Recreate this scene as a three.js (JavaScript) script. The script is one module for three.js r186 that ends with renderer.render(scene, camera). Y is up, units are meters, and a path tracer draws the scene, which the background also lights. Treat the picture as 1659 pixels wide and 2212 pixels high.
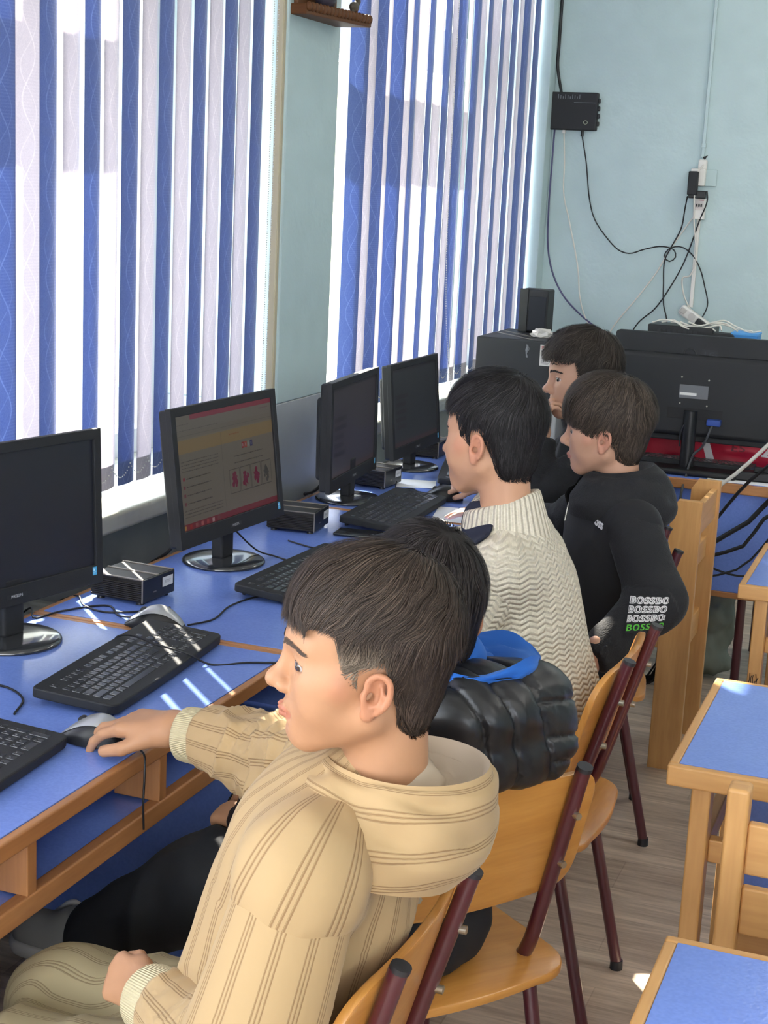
import * as THREE from 'three';
import { RoundedBoxGeometry } from 'three/addons/geometries/RoundedBoxGeometry.js';
import { mergeGeometries, mergeVertices, toCreasedNormals } from 'three/addons/utils/BufferGeometryUtils.js';
import { RectAreaLightUniformsLib } from 'three/addons/lights/RectAreaLightUniformsLib.js';

// ---------------------------------------------------------------- camera, sky, sun, exposure
const scene = new THREE.Scene();
const camera = new THREE.PerspectiveCamera(36.86, 1659 / 2212, 0.05, 200);
camera.position.set(0, 1.62, 0);
camera.rotation.set(-12.0 * Math.PI / 180, 20.15 * Math.PI / 180, 2.78 * Math.PI / 180, 'YXZ');
scene.add(camera);
const renderer = new THREE.WebGLRenderer({ antialias: true });
renderer.toneMapping = THREE.LinearToneMapping;
renderer.toneMappingExposure = 0.74;
renderer.shadowMap.enabled = true;
RectAreaLightUniformsLib.init();

{ // clear, slightly hazy sky: pale at the horizon, bluer overhead
  const w = 64, h = 64, d = new Float32Array(w * h * 4);
  for (let j = 0; j < h; j++) for (let i = 0; i < w; i++) {
    const e = Math.max(0, ((j + 0.5) / h - 0.5) * 2), t = Math.pow(e, 0.6), o = (j * w + i) * 4;
    d[o] = 1.0 * (1 - t) + 0.55 * t; d[o + 1] = 1.0 * (1 - t) + 0.72 * t; d[o + 2] = 1.02 * (1 - t) + 1.0 * t; d[o + 3] = 1;
  }
  const t = new THREE.DataTexture(d, w, h, THREE.RGBAFormat, THREE.FloatType);
  t.mapping = THREE.EquirectangularReflectionMapping; t.magFilter = THREE.LinearFilter; t.needsUpdate = true;
  scene.background = t; scene.backgroundIntensity = 16.0;
}
const sun = new THREE.DirectionalLight(new THREE.Color(1, 0.93, 0.8), 42);
sun.position.set(-0.5572 * 20, 0.6157 * 20, -0.5572 * 20 - 3);
sun.target.position.set(0, 0, -3);
sun.castShadow = true; sun.shadow.mapSize.set(2048, 2048);
Object.assign(sun.shadow.camera, { left: -8, right: 8, top: 8, bottom: -8, near: 1, far: 45 });
scene.add(sun, sun.target);

const FILL_LAMPS = [[0.3, -5.75], [2.3, -5.75], [1.5, -3.2], [1.5, -0.7]]; // unseen ceiling tube fittings added as fill (housings built below, after the shell)
for (const [x, z] of FILL_LAMPS) { const l = new THREE.RectAreaLight(new THREE.Color(1, 0.97, 0.92), 17, 1.25, 0.3); l.position.set(x, 3.108, z); l.rotation.x = -Math.PI / 2; scene.add(l); }

// ---------------------------------------------------------------- helpers
function mg(list) { return mergeGeometries(list.map((g) => { const k = g.index ? g.toNonIndexed() : g.clone(); for (const a of Object.keys(k.attributes)) if (!['position', 'normal', 'uv'].includes(a)) k.deleteAttribute(a); if (!k.attributes.uv) k.setAttribute('uv', new THREE.BufferAttribute(new Float32Array(k.attributes.position.count * 2), 2)); return k; })); }
const V = (x, y, z) => new THREE.Vector3(x, y, z);
function rng(seed) { let a = seed >>> 0; return () => { a = (a + 0x6D2B79F5) | 0; let t = Math.imul(a ^ (a >>> 15), 1 | a); t = (t + Math.imul(t ^ (t >>> 7), 61 | t)) ^ t; return ((t ^ (t >>> 14)) >>> 0) / 4294967296; }; }
const clamp = (x, a = 0, b = 1) => Math.min(b, Math.max(a, x));
const mix = (a, b, t) => a + (b - a) * t;
const sstep = (a, b, x) => { const t = clamp((x - a) / (b - a)); return t * t * (3 - 2 * t); };
function hash3(x, y, z) { let h = Math.imul(x, 374761393) ^ Math.imul(y, 668265263) ^ Math.imul(z, 2147483647 ^ 1274126177); h = Math.imul(h ^ (h >>> 13), 1274126177); return ((h ^ (h >>> 16)) >>> 0) / 4294967296; }
function noise3(x, y, z) {
  const xi = Math.floor(x), yi = Math.floor(y), zi = Math.floor(z); let u = x - xi, v = y - yi, w = z - zi;
  u = u * u * (3 - 2 * u); v = v * v * (3 - 2 * v); w = w * w * (3 - 2 * w);
  const g = (a, b, c) => hash3(xi + a, yi + b, zi + c);
  return mix(mix(mix(g(0, 0, 0), g(1, 0, 0), u), mix(g(0, 1, 0), g(1, 1, 0), u), v), mix(mix(g(0, 0, 1), g(1, 0, 1), u), mix(g(0, 1, 1), g(1, 1, 1), u), v), w) * 2 - 1;
}
function pnoise(x, y, px, py, s) { // periodic 2D value noise
  const xi = Math.floor(x), yi = Math.floor(y); let u = x - xi, v = y - yi; u = u * u * (3 - 2 * u); v = v * v * (3 - 2 * v);
  const m = (a, n) => ((a % n) + n) % n, g = (a, b) => hash3(m(xi + a, px), m(yi + b, py), s);
  return mix(mix(g(0, 0), g(1, 0), u), mix(g(0, 1), g(1, 1), u), v);
}
function tex(w, h, fn, srgb = true) { // fn(u, v) -> [r, g, b] 0..1 (sRGB) ; repeats
  const d = new Uint8Array(w * h * 4);
  for (let j = 0; j < h; j++) for (let i = 0; i < w; i++) {
    const c = fn(i / w, j / h), o = (j * w + i) * 4;
    d[o] = clamp(c[0]) * 255; d[o + 1] = clamp(c[1]) * 255; d[o + 2] = clamp(c[2]) * 255; d[o + 3] = 255;
  }
  const t = new THREE.DataTexture(d, w, h); t.wrapS = t.wrapT = THREE.RepeatWrapping; t.magFilter = THREE.LinearFilter; t.minFilter = THREE.LinearMipmapLinearFilter; t.generateMipmaps = true;
  if (srgb) t.colorSpace = THREE.SRGBColorSpace; t.needsUpdate = true; return t;
}
function rep(t, x, y) { const c = t.clone(); c.repeat.set(x, y); c.needsUpdate = true; return c; }
function canvasTex(w, h, draw) { const c = document.createElement('canvas'); c.width = w; c.height = h; draw(c.getContext('2d'), w, h); const t = new THREE.CanvasTexture(c); t.colorSpace = THREE.SRGBColorSpace; return t; }
const M = (o) => new THREE.MeshPhysicalMaterial(o);
const used = {};
function numbered(n) { if (!(n in used)) { used[n] = 0; return n; } used[n]++; return n + '_' + String(used[n]).padStart(3, '0'); }
function part(name, geo, mat, parent) { const m = new THREE.Mesh(geo, mat); m.name = name; m.castShadow = m.receiveShadow = true; parent.add(m); return m; }
function tag(o, label, category, group, kind) { o.userData = { label, category }; if (group) o.userData.group = group; if (kind) o.userData.kind = kind; return o; }
function thing(name, label, category, pos = [0, 0, 0], turn = 0, group) { const o = new THREE.Group(); o.name = numbered(name); scene.add(o); o.position.set(...pos); o.rotation.y = turn; return tag(o, label, category, group); }
function single(name, geo, mat, label, category, group) { const m = part(numbered(name), geo, mat, scene); return tag(m, label, category, group); }
function struct(name, geo, mat, parent) { const m = part(name, geo, mat, parent || scene); if (!parent) m.userData = { kind: 'structure' }; return m; }
// box between two corners, with uv in metres; grain = axis index that texture u follows
function metric(g, grain = 0) {
  const p = g.attributes.position, n = g.attributes.normal, uv = new Float32Array(p.count * 2);
  for (let i = 0; i < p.count; i++) {
    const P = [p.getX(i), p.getY(i), p.getZ(i)], N = [Math.abs(n.getX(i)), Math.abs(n.getY(i)), Math.abs(n.getZ(i))];
    const k = N[0] >= N[1] && N[0] >= N[2] ? 0 : N[1] >= N[2] ? 1 : 2; let ax = [0, 1, 2].filter((a) => a !== k);
    if (ax[1] === grain) ax = [ax[1], ax[0]];
    uv[i * 2] = P[ax[0]]; uv[i * 2 + 1] = P[ax[1]] + k * 0.37;
  }
  g.setAttribute('uv', new THREE.BufferAttribute(uv, 2)); return g;
}
function bx(x0, x1, y0, y1, z0, z1, r = 0.003, grain = -1) {
  const w = x1 - x0, h = y1 - y0, d = z1 - z0, rr = Math.min(r, w * 0.45, h * 0.45, d * 0.45);
  const g = rr > 0.0004 ? new RoundedBoxGeometry(w, h, d, 2, rr) : new THREE.BoxGeometry(w, h, d);
  g.translate((x0 + x1) / 2, (y0 + y1) / 2, (z0 + z1) / 2);
  if (grain < 0) grain = w >= h && w >= d ? 0 : h >= d ? 1 : 2;
  return metric(g, grain);
}
function tubeG(pts, r, seg = 40, rad = 10, closedEnds = true) {
  const c = new THREE.CatmullRomCurve3(pts.map((p) => (p.isVector3 ? p : V(...p))), false, 'centripetal');
  const g = new THREE.TubeGeometry(c, seg, r, rad, false); if (!closedEnds) return g;
  const caps = [g];
  for (const t of [0, 1]) { const q = c.getPoint(t), d = c.getTangent(t); const k = new THREE.CircleGeometry(r, rad); k.lookAt(t ? d : d.clone().negate()); k.translate(q.x, q.y, q.z); caps.push(k); }
  return mg(caps);
}
function bent(pts, rad) { // polyline with filleted corners -> dense points
  const P = pts.map((p) => V(...p)), out = [P[0]];
  for (let i = 1; i < P.length - 1; i++) {
    const a = P[i - 1].clone().sub(P[i]), b = P[i + 1].clone().sub(P[i]), r = Math.min(rad, a.length() * 0.48, b.length() * 0.48);
    const A = P[i].clone().addScaledVector(a.normalize(), r), B = P[i].clone().addScaledVector(b.normalize(), r);
    for (let k = 0; k <= 6; k++) { const t = k / 6; out.push(A.clone().multiplyScalar((1 - t) * (1 - t)).addScaledVector(P[i], 2 * t * (1 - t)).addScaledVector(B, t * t)); }
  }
  out.push(P[P.length - 1]); return out;
}
function extr(shape, depth, bevel = 0.002, curveSegments = 16) {
  return new THREE.ExtrudeGeometry(shape, { depth, bevelEnabled: bevel > 0, bevelSize: bevel, bevelThickness: bevel, bevelSegments: 2, curveSegments });
}

// ---------------------------------------------------------------- textures and materials
const woodTex = (a, b, seed, knots = 0) => tex(512, 256, (u, v) => {
  const w = pnoise(u * 3, v * 6, 3, 6, seed) * 0.5, n = pnoise(u * 6, v * 40 + w * 5, 6, 40, seed + 1), f = pnoise(u * 24, v * 128, 24, 128, seed + 2), l = pnoise(u * 2, v * 9 + w, 2, 9, seed + 3);
  const t = clamp(0.25 + 0.35 * n + 0.22 * (f - 0.5) + 0.4 * (l - 0.5) + 0.2); return [0, 1, 2].map((k) => mix(a[k], b[k], t));
});
const beechT = rep(woodTex([0.89, 0.70, 0.45], [0.76, 0.56, 0.33], 11), 1.2, 2.4);
const plyT = rep(woodTex([0.86, 0.63, 0.33], [0.74, 0.50, 0.23], 31), 1.6, 3);
const mBeech = M({ map: beechT, roughness: 0.42 }), mPly = M({ map: plyT, roughness: 0.32, clearcoat: 0.3, clearcoatRoughness: 0.25 });
const mDeskWood = M({ map: rep(woodTex([0.77, 0.55, 0.35], [0.61, 0.41, 0.25], 51), 1.2, 2.4), roughness: 0.38 });
const grainBump = tex(256, 256, (u, v) => { const n = pnoise(u * 128, v * 128, 128, 128, 3); return [n, n, n]; }, false);
const lamT = rep(tex(512, 512, (u, v) => { const n = pnoise(u * 128, v * 128, 128, 128, 8) - 0.5, s = pnoise(u * 9, v * 9, 9, 9, 9) - 0.5; return [0.45 + 0.03 * n + 0.02 * s, 0.56 + 0.03 * n + 0.02 * s, 0.86 + 0.03 * n + 0.01 * s]; }), 2, 2);
const lamR = rep(tex(512, 512, (u, v) => { const n = pnoise(u * 90, v * 90, 90, 90, 18), s = pnoise(u * 7, v * 7, 7, 7, 19), k = 0.17 + 0.04 * n + 0.04 * s; return [k, k, k]; }, false), 2, 2);
const mBlue = M({ map: lamT, roughness: 1, roughnessMap: lamR, bumpMap: rep(grainBump, 6, 6), bumpScale: 0.00012 });
const mBlueTop = M({ map: lamT, roughness: 1, roughnessMap: lamR, bumpMap: rep(grainBump, 3, 3), bumpScale: 0.0002 }), mPanel = mBlue;
const mBlack = M({ color: 0x17181b, roughness: 0.42 }), mBlackMatt = M({ color: 0x1b1d21, roughness: 0.62, bumpMap: rep(grainBump, 8, 8), bumpScale: 0.0001 }), mBlackGloss = M({ color: 0x0c0d10, roughness: 0.12, clearcoat: 0.6, clearcoatRoughness: 0.05 });
const mKey = M({ color: 0x33363c, roughness: 0.22 }), mCable = M({ color: 0x17181c, roughness: 0.5 }), mWhiteCable = M({ color: 0xd9d6cc, roughness: 0.5 }), mPurpleCable = M({ color: 0x4d4a72, roughness: 0.5 });
const mWhite = M({ color: 0xdedcd6, roughness: 0.5 }), mSticker = M({ color: 0xcfd0d2, roughness: 0.55 });
const mTube = M({ color: 0x4f1f27, roughness: 0.3, clearcoat: 0.5, clearcoatRoughness: 0.2, map: null });
const mCap = M({ color: 0x26262a, roughness: 0.5 }), mBolt = M({ color: 0xb9b6a8, roughness: 0.3, metalness: 0.9 });
const paintB = rep(tex(256, 256, (u, v) => { const n = 0.6 * pnoise(u * 40, v * 40, 40, 40, 61) + 0.4 * pnoise(u * 110, v * 110, 110, 110, 62); return [n, n, n]; }, false), 1.5, 1.5);
const paintC = (c, s) => rep(tex(256, 256, (u, v) => { const n = (pnoise(u * 5, v * 5, 5, 5, s) - 0.5) * 0.035 + (pnoise(u * 30, v * 30, 30, 30, s + 1) - 0.5) * 0.02; return [c[0] + n, c[1] + n, c[2] + n]; }), 0.6, 0.6);
const mMint = M({ map: paintC([0.72, 0.80, 0.805], 71), roughness: 0.55, bumpMap: paintB, bumpScale: 0.0009 });
const mDado = M({ map: paintC([0.68, 0.71, 0.73], 75), roughness: 0.4, bumpMap: paintB, bumpScale: 0.0006 });
const mCeil = M({ color: 0xdadad4, roughness: 0.8 }), mFrame = M({ color: 0xdcdcd6, roughness: 0.35 }), mSill = M({ map: rep(tex(256, 256, (u, v) => { const n = pnoise(u * 8, v * 20, 8, 20, 81) - 0.5, g = pnoise(u * 60, v * 60, 60, 60, 82) - 0.5, k = n > 0.28 ? -0.08 : 0; return [0.80 + 0.06 * n + 0.03 * g + k, 0.79 + 0.06 * n + 0.03 * g + k, 0.72 + 0.05 * n + 0.03 * g + k]; }), 1, 1), roughness: 0.45 });
// floor: printed vinyl planks running across the room
const floorT = tex(1024, 1024, (u, v) => {
  const rows = 8, r = Math.floor(v * rows), off = hash3(r, 5, 91), col = Math.floor((u + off) * 2), id = hash3(r, ((col % 2) + 2) % 2, 92), fv = v * rows - r, fu = (u + off) * 2 - col;
  const wv = pnoise(u * 6, v * 40, 6, 40, 93 + r) * 0.6, n = pnoise(u * 10, v * 180 + wv * 4, 10, 180, 94), f = pnoise(u * 48, v * 512, 48, 512, 95), l = pnoise(u * 4, v * 48, 4, 48, 96);
  let t = 0.42 + 0.30 * (id - 0.5) + 0.36 * (n - 0.5) + 0.22 * (f - 0.5) + 0.42 * (l - 0.5);
  const d = Math.min(fv, 1 - fv) * 0.16, e = Math.min(fu, 1 - fu) * 0.64; if (d < 0.0012 || e < 0.0014) t += 0.2;
  return [mix(0.88, 0.54, t), mix(0.80, 0.465, t), mix(0.71, 0.395, t)];
});
const mFloor = M({ map: rep(floorT, 0.78, 0.78), roughness: 0.42, bumpMap: rep(grainBump, 4, 4), bumpScale: 0.0002 });

// ---------------------------------------------------------------- room shell
const XW = -1.78, XN = -2.02, XO = -2.30, ZB = -6.76, ZF = 3.2, XR = 4.2, YC = 3.2;
struct('floor', metric(new THREE.BoxGeometry(XR - XO, 0.1, ZF - ZB + 0.3).translate((XR + XO) / 2, -0.05, (ZF + ZB) / 2 - 0.05), 0), mFloor);
struct('ceiling', bx(XO, XR + 0.2, YC, YC + 0.15, ZB - 0.2, ZF + 0.2, 0), mCeil);
struct('wall_back', metric(new THREE.BoxGeometry(XR - XO, YC, 0.2).translate((XR + XO) / 2, YC / 2, ZB - 0.1)), mMint);
struct('wall_right', bx(XR, XR + 0.2, 0, YC, ZB, ZF, 0), mMint);
struct('wall_front', mg([bx(XO, -1.2, 0, YC, ZF, ZF + 0.2, 0), bx(3.6, XR, 0, YC, ZF, ZF + 0.2, 0), bx(-1.2, 3.6, 0, 0.85, ZF, ZF + 0.2, 0), bx(-1.2, 3.6, 2.9, YC, ZF, ZF + 0.2, 0)]), mMint);
{ // unseen window added behind the camera to light the room from that side
  const w = new THREE.Group(); w.name = 'window_3'; w.userData = { kind: 'structure' }; scene.add(w); const g = [bx(-1.2, 3.6, 0.85, 0.92, ZF + 0.06, ZF + 0.14), bx(-1.2, 3.6, 2.83, 2.9, ZF + 0.06, ZF + 0.14)]; for (let k = 0; k <= 5; k++) { const x = -1.165 + k * 0.946; g.push(bx(x - 0.035, x + 0.035, 0.92, 2.83, ZF + 0.06, ZF + 0.14)); } part('window_frame', mg(g), mFrame, w);
  const mp = M({ color: 0xffffff, roughness: 0, transmission: 1, thickness: 0, ior: 1.45 }); for (let k = 0; k < 5; k++) part('pane', new THREE.BoxGeometry(0.876, 1.91, 0.004).translate(-1.165 + (k + 0.5) * 0.946, 1.875, ZF + 0.1), mp, w);
}
{ // window wall: piers, parapet below the sills, lintel above
  const WZ = [[-3.93, 1.3], [-6.66, -4.29]], top = 2.92, sillY = 0.79, dado = 1.0, gm = [], gd = [];
  const piers = [[-6.76, -6.66], [-4.29, -3.93], [1.3, 3.2]];
  for (const [a, b] of piers) { gm.push(bx(XO, XW, dado, YC, a, b, 0.004)); gd.push(bx(XO, XW, 0, dado, a, b, 0.004)); }
  for (const [a, b] of WZ) { gm.push(bx(XO, XW, top, YC, a, b, 0)); gd.push(bx(XO, XN, 0, sillY, a, b, 0)); }
  struct('wall_left', mg(gm), mMint);
  struct('wall_left_dado', mg(gd), mDado).name = 'trim_1';
  WZ.forEach(([a, b], i) => {
    const s = struct('trim_' + (i + 2), bx(-2.24, -1.80, sillY, sillY + 0.05, a + 0.002, b - 0.002, 0.012, 2), mSill); s.userData.label = 'painted window sill';
    const win = new THREE.Group(); win.name = 'window_' + (i + 1); win.userData = { kind: 'structure' }; scene.add(win);
    const y0 = sillY + 0.05, x = -2.2, f = 0.07, gf = [];
    gf.push(bx(x - 0.04, x + 0.04, y0, y0 + f, a, b), bx(x - 0.04, x + 0.04, top - f, top, a, b), bx(x - 0.05, x + 0.05, 2.08, 2.26, a, b));
    const n = Math.round((b - a) / 0.8), st = (b - a) / n;
    for (let k = 0; k <= n; k++) { const z = clamp(a + k * st, a + f / 2, b - f / 2); gf.push(bx(x - 0.035, x + 0.035, y0, top, z - f / 2, z + f / 2)); }
    part('window_frame', mg(gf), mFrame, win);
    const mPane = M({ color: 0xffffff, roughness: 0, transmission: 1, thickness: 0, ior: 1.45 });
    for (let k = 0; k < n; k++) for (const [p, q] of [[y0 + f, 2.08], [2.26, top - f]]) part('pane', new THREE.BoxGeometry(0.004, q - p, st - f).translate(x, (p + q) / 2, a + (k + 0.5) * st), mPane, win);
  });
}
// vertical fins outside, in line with the piers: they shade the far part of each window
for (const [z, n] of [[-4.11, 4], [-6.72, 5]]) struct('trim_' + n, bx(-2.70, XO, 0.2, 4.6, z - 0.12, z + 0.12, 0.01), mSill);
// outside: a pale house across the yard and the ground
{
  const g = single('ground', new THREE.BoxGeometry(60, 0.2, 80).translate(-32.4, -3.3, -10), M({ color: 0x8d8a80, roughness: 0.95 }), 'pale paved yard outside the windows', 'ground'); g.userData.kind = 'structure'; delete g.userData.category;
  const b = thing('building', 'cream rendered house with a white cornice outside the windows', 'building', [-12, -3.2, -24]);
  const cream = M({ color: 0xe8dfae, roughness: 0.9 }), white = M({ color: 0xe6e4dc, roughness: 0.8 });
  part('wall', bx(-8, 0, 0, 6.6, -16, 16, 0), cream, b); part('cornice', bx(-8.4, 0.45, 6.6, 6.95, -16.4, 16.4, 0.05), white, b); part('roof', bx(-8.2, 0.2, 6.95, 7.1, -16.2, 16.2, 0.02), M({ color: 0x9a8f80, roughness: 0.9 }), b);
  const gl = M({ color: 0x3b4650, roughness: 0.1 });
  for (let k = 0; k < 6; k++) for (const y of [1.2, 4.2]) { const w = part('window', bx(-0.05, 0.04, y, y + 1.5, -13.6 + k * 5, -12.4 + k * 5, 0.01), white, b); part('pane', bx(0.03, 0.06, y + 0.1, y + 1.4, -13.5 + k * 5, -12.5 + k * 5, 0.002), gl, w); }
}
for (const [x, z] of FILL_LAMPS) { const o = thing('added_ceiling_lamp', z > -1 ? 'added unseen long white ceiling lamp nearest the camera' : z > -4 ? 'added unseen long white ceiling lamp over the right-hand tables' : x < 1 ? 'added unseen long white ceiling lamp over the teacher desk' : 'added unseen long white ceiling lamp at the right end of the back wall', 'lamp', [x, 3.2, z], 0, 'added ceiling fill lamps'); part('housing', bx(-0.65, 0.65, -0.07, 0, -0.16, 0.16, 0.01), mFrame, o); part('diffuser', bx(-0.63, 0.63, -0.09, -0.068, -0.15, 0.15, 0.008), M({ color: 0xf2f2ee, emissive: 0xfff6e8, emissiveIntensity: 1.5, roughness: 0.5 }), o); }  // housings for the added fill lights, all out of view
// ---------------------------------------------------------------- vertical blinds
{
  const wave = (base, amp, seed) => tex(128, 512, (u, v) => {
    const c = 0.5 + 0.24 * Math.sin(v * Math.PI * 4), c2 = 0.5 - 0.30 * Math.sin(v * Math.PI * 4 + 0.9), d = Math.abs(u - c), d2 = Math.abs(u - c2);
    let l = Math.max(sstep(0.035, 0.0, d), 0.7 * sstep(0.03, 0.0, d2)); const inside = u > c, rib = inside ? 0.22 * (Math.sin(v * Math.PI * 110) > 0.2 ? 1 : 0) : 0.2 * pnoise(u * 26, v * 90, 26, 90, seed);
    const n = (pnoise(u * 64, v * 256, 64, 256, seed + 1) - 0.5) * 0.05, k = amp * (l + rib - 0.15) + n; return [base[0] + k, base[1] + k, base[2] + k * 0.8];
  });
  const fab = (t, thru) => M({ map: t, roughness: 0.95, transmission: thru, thickness: 0, side: THREE.DoubleSide });
  const tb = wave([0.43, 0.50, 0.68], 0.12, 101), tw = wave([0.80, 0.78, 0.80], 0.07, 111);
  const mB = fab(tb, 0.5), mW = fab(tw, 0.65), mHemB = fab(tb, 0.12), mHemW = fab(tw, 0.12);
  const mChain = M({ color: 0xd8d8d2, roughness: 0.4 }), sl = 0.0872, PI_ = 0.0842;
  const slatGeo = (y0, y1) => { // gently cupped strip with thickness, uv: u across, v in 0.3 m repeats
    const nx = 8, pos = [], uv = [], idx = [];
    for (const s of [0, 1]) for (let j = 0; j <= 12; j++) for (let i = 0; i <= nx; i++) { const u = i / nx, y = mix(y0, y1, j / 12); pos.push((u - 0.5) * sl, y, 0.006 * (1 - 4 * (u - 0.5) ** 2) + (s ? -0.0006 : 0)); uv.push(u, y / 0.36); }
    const W = nx + 1, H = 13; for (const s of [0, 1]) for (let j = 0; j < 12; j++) for (let i = 0; i < nx; i++) { const a = s * W * H + j * W + i; const q = [a, a + 1, a + W + 1, a, a + W + 1, a + W]; if (s) q.reverse(); idx.push(...q); }
    const g = new THREE.BufferGeometry(); g.setAttribute('position', new THREE.Float32BufferAttribute(pos, 3)); g.setAttribute('uv', new THREE.Float32BufferAttribute(uv, 2)); g.setIndex(idx); g.computeVertexNormals(); return g;
  };
  const y0 = 0.89, gS = slatGeo(y0 + 0.055, 2.78), gH = slatGeo(y0, y0 + 0.055);
  const links = []; for (let k = 0; k < 13; k++) { const t = k / 12, q = new THREE.SphereGeometry(0.0017, 6, 4); q.translate(0.012, y0 + 0.05 - 0.028 * 4 * t * (1 - t), -(t - 0.5) * 0.085); links.push(q); } const gL = mg(links);
  const beads = (pts, step, r) => { const c = new THREE.CatmullRomCurve3(pts.map((p) => V(...p))), n = Math.floor(c.getLength() / step), o = []; for (let k = 0; k <= n; k++) { const p = c.getPointAt(k / n), q = new THREE.IcosahedronGeometry(r, 1); q.translate(p.x, p.y, p.z); o.push(q); } return mg(o); };
  const blind = (label, z0, n, blueFirst, tilt, x) => {
    const b = thing('vertical_blind', label, 'blind', [x, 0, z0]);
    part('headrail', bx(-0.02, 0.02, 2.78, 2.82, -n * PI_ - 0.02, 0.05, 0.004), mFrame, b);
    const R = rng(n * 7 + 1);
    for (let k = 0; k < n; k++) {
      const blue = (k % 2 === 0) === blueFirst, s = part('slat', gS, blue ? mB : mW, b); s.position.z = -k * PI_; s.rotation.y = Math.PI / 2 + tilt(k) + (R() - 0.5) * 0.04;
      s.position.x = (R() - 0.5) * 0.006;
      part('hem_weight', gH, blue ? mHemB : mHemW, s);
      if (k < n - 1) part('bead_link', gL, mChain, b).position.z = -(k + 0.5) * PI_;
    }
    return b;
  };
  const b1 = blind('blue and cream vertical slat blind on the nearer window behind the three large monitors', -1.083, 34, false, (k) => { const z = -1.083 - k * PI_; return z > -2.80 ? -0.05 : z > -3.15 ? 0.15 : 0.10; }, -1.835);
  part('bead_chain', mg([beads([[0.045, 2.78, -2.765], [0.045, 2.0, -2.77], [0.04, 0.98, -2.775]], 0.0062, 0.0019), beads([[0.05, 2.78, -2.785], [0.05, 2.0, -2.787], [0.05, 0.98, -2.775]], 0.0062, 0.0019)]), mChain, b1);
  const b2 = blind('blue and cream vertical slat blind on the far window next to the back wall', -4.58, 25, true, (k) => (k < 6 ? [-0.35, -0.25, -0.3, 0.12, -0.3, -0.1][k] : [0.05, 0.1, -0.05, 0.12, 0.0][k % 5]), -1.835);
  part('bead_chain', beads([[0.05, 2.78, -0.80], [0.06, 1.2, -0.81], [0.10, 0.86, -0.82], [0.12, 0.74, -0.83]], 0.0062, 0.0019), mChain, b2);
}
// ---------------------------------------------------------------- window desks
function rimTop(o, x0, x1, y, z0, z1, mTop, mEdge, rim = 0.018, th = 0.028) { // laminate panel framed in solid wood
  part('top_panel', bx(x0 + rim, x1 - rim, y - th + 0.001, y, z0 + rim, z1 - rim, 0.001), mTop, o);
  part('edge_band', bx(x0, x1, y - th, y - 0.0005, z1 - rim, z1, 0.004, 0), mEdge, o); part('edge_band', bx(x0, x1, y - th, y - 0.0005, z0, z0 + rim, 0.004, 0), mEdge, o);
  part('edge_band', bx(x0, x0 + rim, y - th, y - 0.0005, z0 + rim, z1 - rim, 0.004, 2), mEdge, o); part('edge_band', bx(x1 - rim, x1, y - th, y - 0.0005, z0 + rim, z1 - rim, 0.004, 2), mEdge, o);
}
function windowDesk(z1, label) { // z1 = near end; 1.31 long, 0.6 deep
  const L = 1.308, o = thing('computer_desk', label, 'desk', [-1.434, 0, z1 - L / 2], 0, 'blue computer desks under the windows'), h = L / 2, y = 0.72, x0 = -0.30, x1 = 0.30;
  rimTop(o, x0, x1, y, -h, h, mBlue, mDeskWood, 0.016, 0.029);
  part('shelf', bx(x0 + 0.03, x1 - 0.035, y - 0.135, y - 0.12, -h + 0.02, h - 0.02, 0.001), mPanel, o);
  part('shelf_rail', bx(x1 - 0.035, x1 - 0.012, y - 0.15, y - 0.115, -h + 0.002, h - 0.002, 0.004, 2), mDeskWood, o);
  for (const z of [-0.15, 0.235]) part('shelf_divider', bx(x1 - 0.10, x1 - 0.014, y - 0.116, y - 0.028, z - 0.012, z + 0.012, 0.002, 1), mDeskWood, o);
  for (const s of [-1, 1]) { const z = s * (h - 0.014); part('side_panel', bx(x0 + 0.01, x1 - 0.06, 0.02, y - 0.15, z - 0.011, z + 0.011, 0.001), mPanel, o); part('leg', bx(x1 - 0.06, x1 - 0.03, 0, y - 0.15, z - 0.0125, z + 0.0125, 0.003, 1), mDeskWood, o); }
  part('back_panel', bx(x0 + 0.01, x0 + 0.028, 0.12, y - 0.029, -h + 0.026, h - 0.026, 0.001), mPanel, o);
  return o;
}
windowDesk(-1.326, 'blue wood-edged computer desk nearest the camera, carrying the leftmost monitor');
windowDesk(-2.638, 'blue wood-edged computer desk carrying the monitor with the lit screen');
{ const d = windowDesk(-3.95, 'blue wood-edged computer desk farthest along the windows, with the two overlapping monitors'); d.scale.z = 0.82; d.position.z = -3.95 - 1.308 * 0.82 / 2; }
// dark cupboard standing below the near desk
{ const c = thing('cabinet', 'dark grey low cabinet under the nearest computer desk at lower left', 'cabinet', [-1.455, 0, -1.50]); part('body', bx(-0.24, 0.22, 0.02, 0.54, -0.14, 0.14, 0.004), M({ color: 0x4a4a4c, roughness: 0.6 }), c); part('door', bx(0.22, 0.238, 0.04, 0.52, -0.13, 0.13, 0.003), M({ color: 0x58585a, roughness: 0.6 }), c); part('edge', bx(0.222, 0.242, 0.02, 0.54, -0.15, -0.135, 0.002), mDeskWood, c); for (const [x, z] of [[-0.2, -0.1], [0.18, -0.1], [-0.2, 0.1], [0.18, 0.1]]) part('foot', new THREE.CylinderGeometry(0.012, 0.012, 0.022, 10).translate(x, 0.011, z), mBlack, c); }
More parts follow.
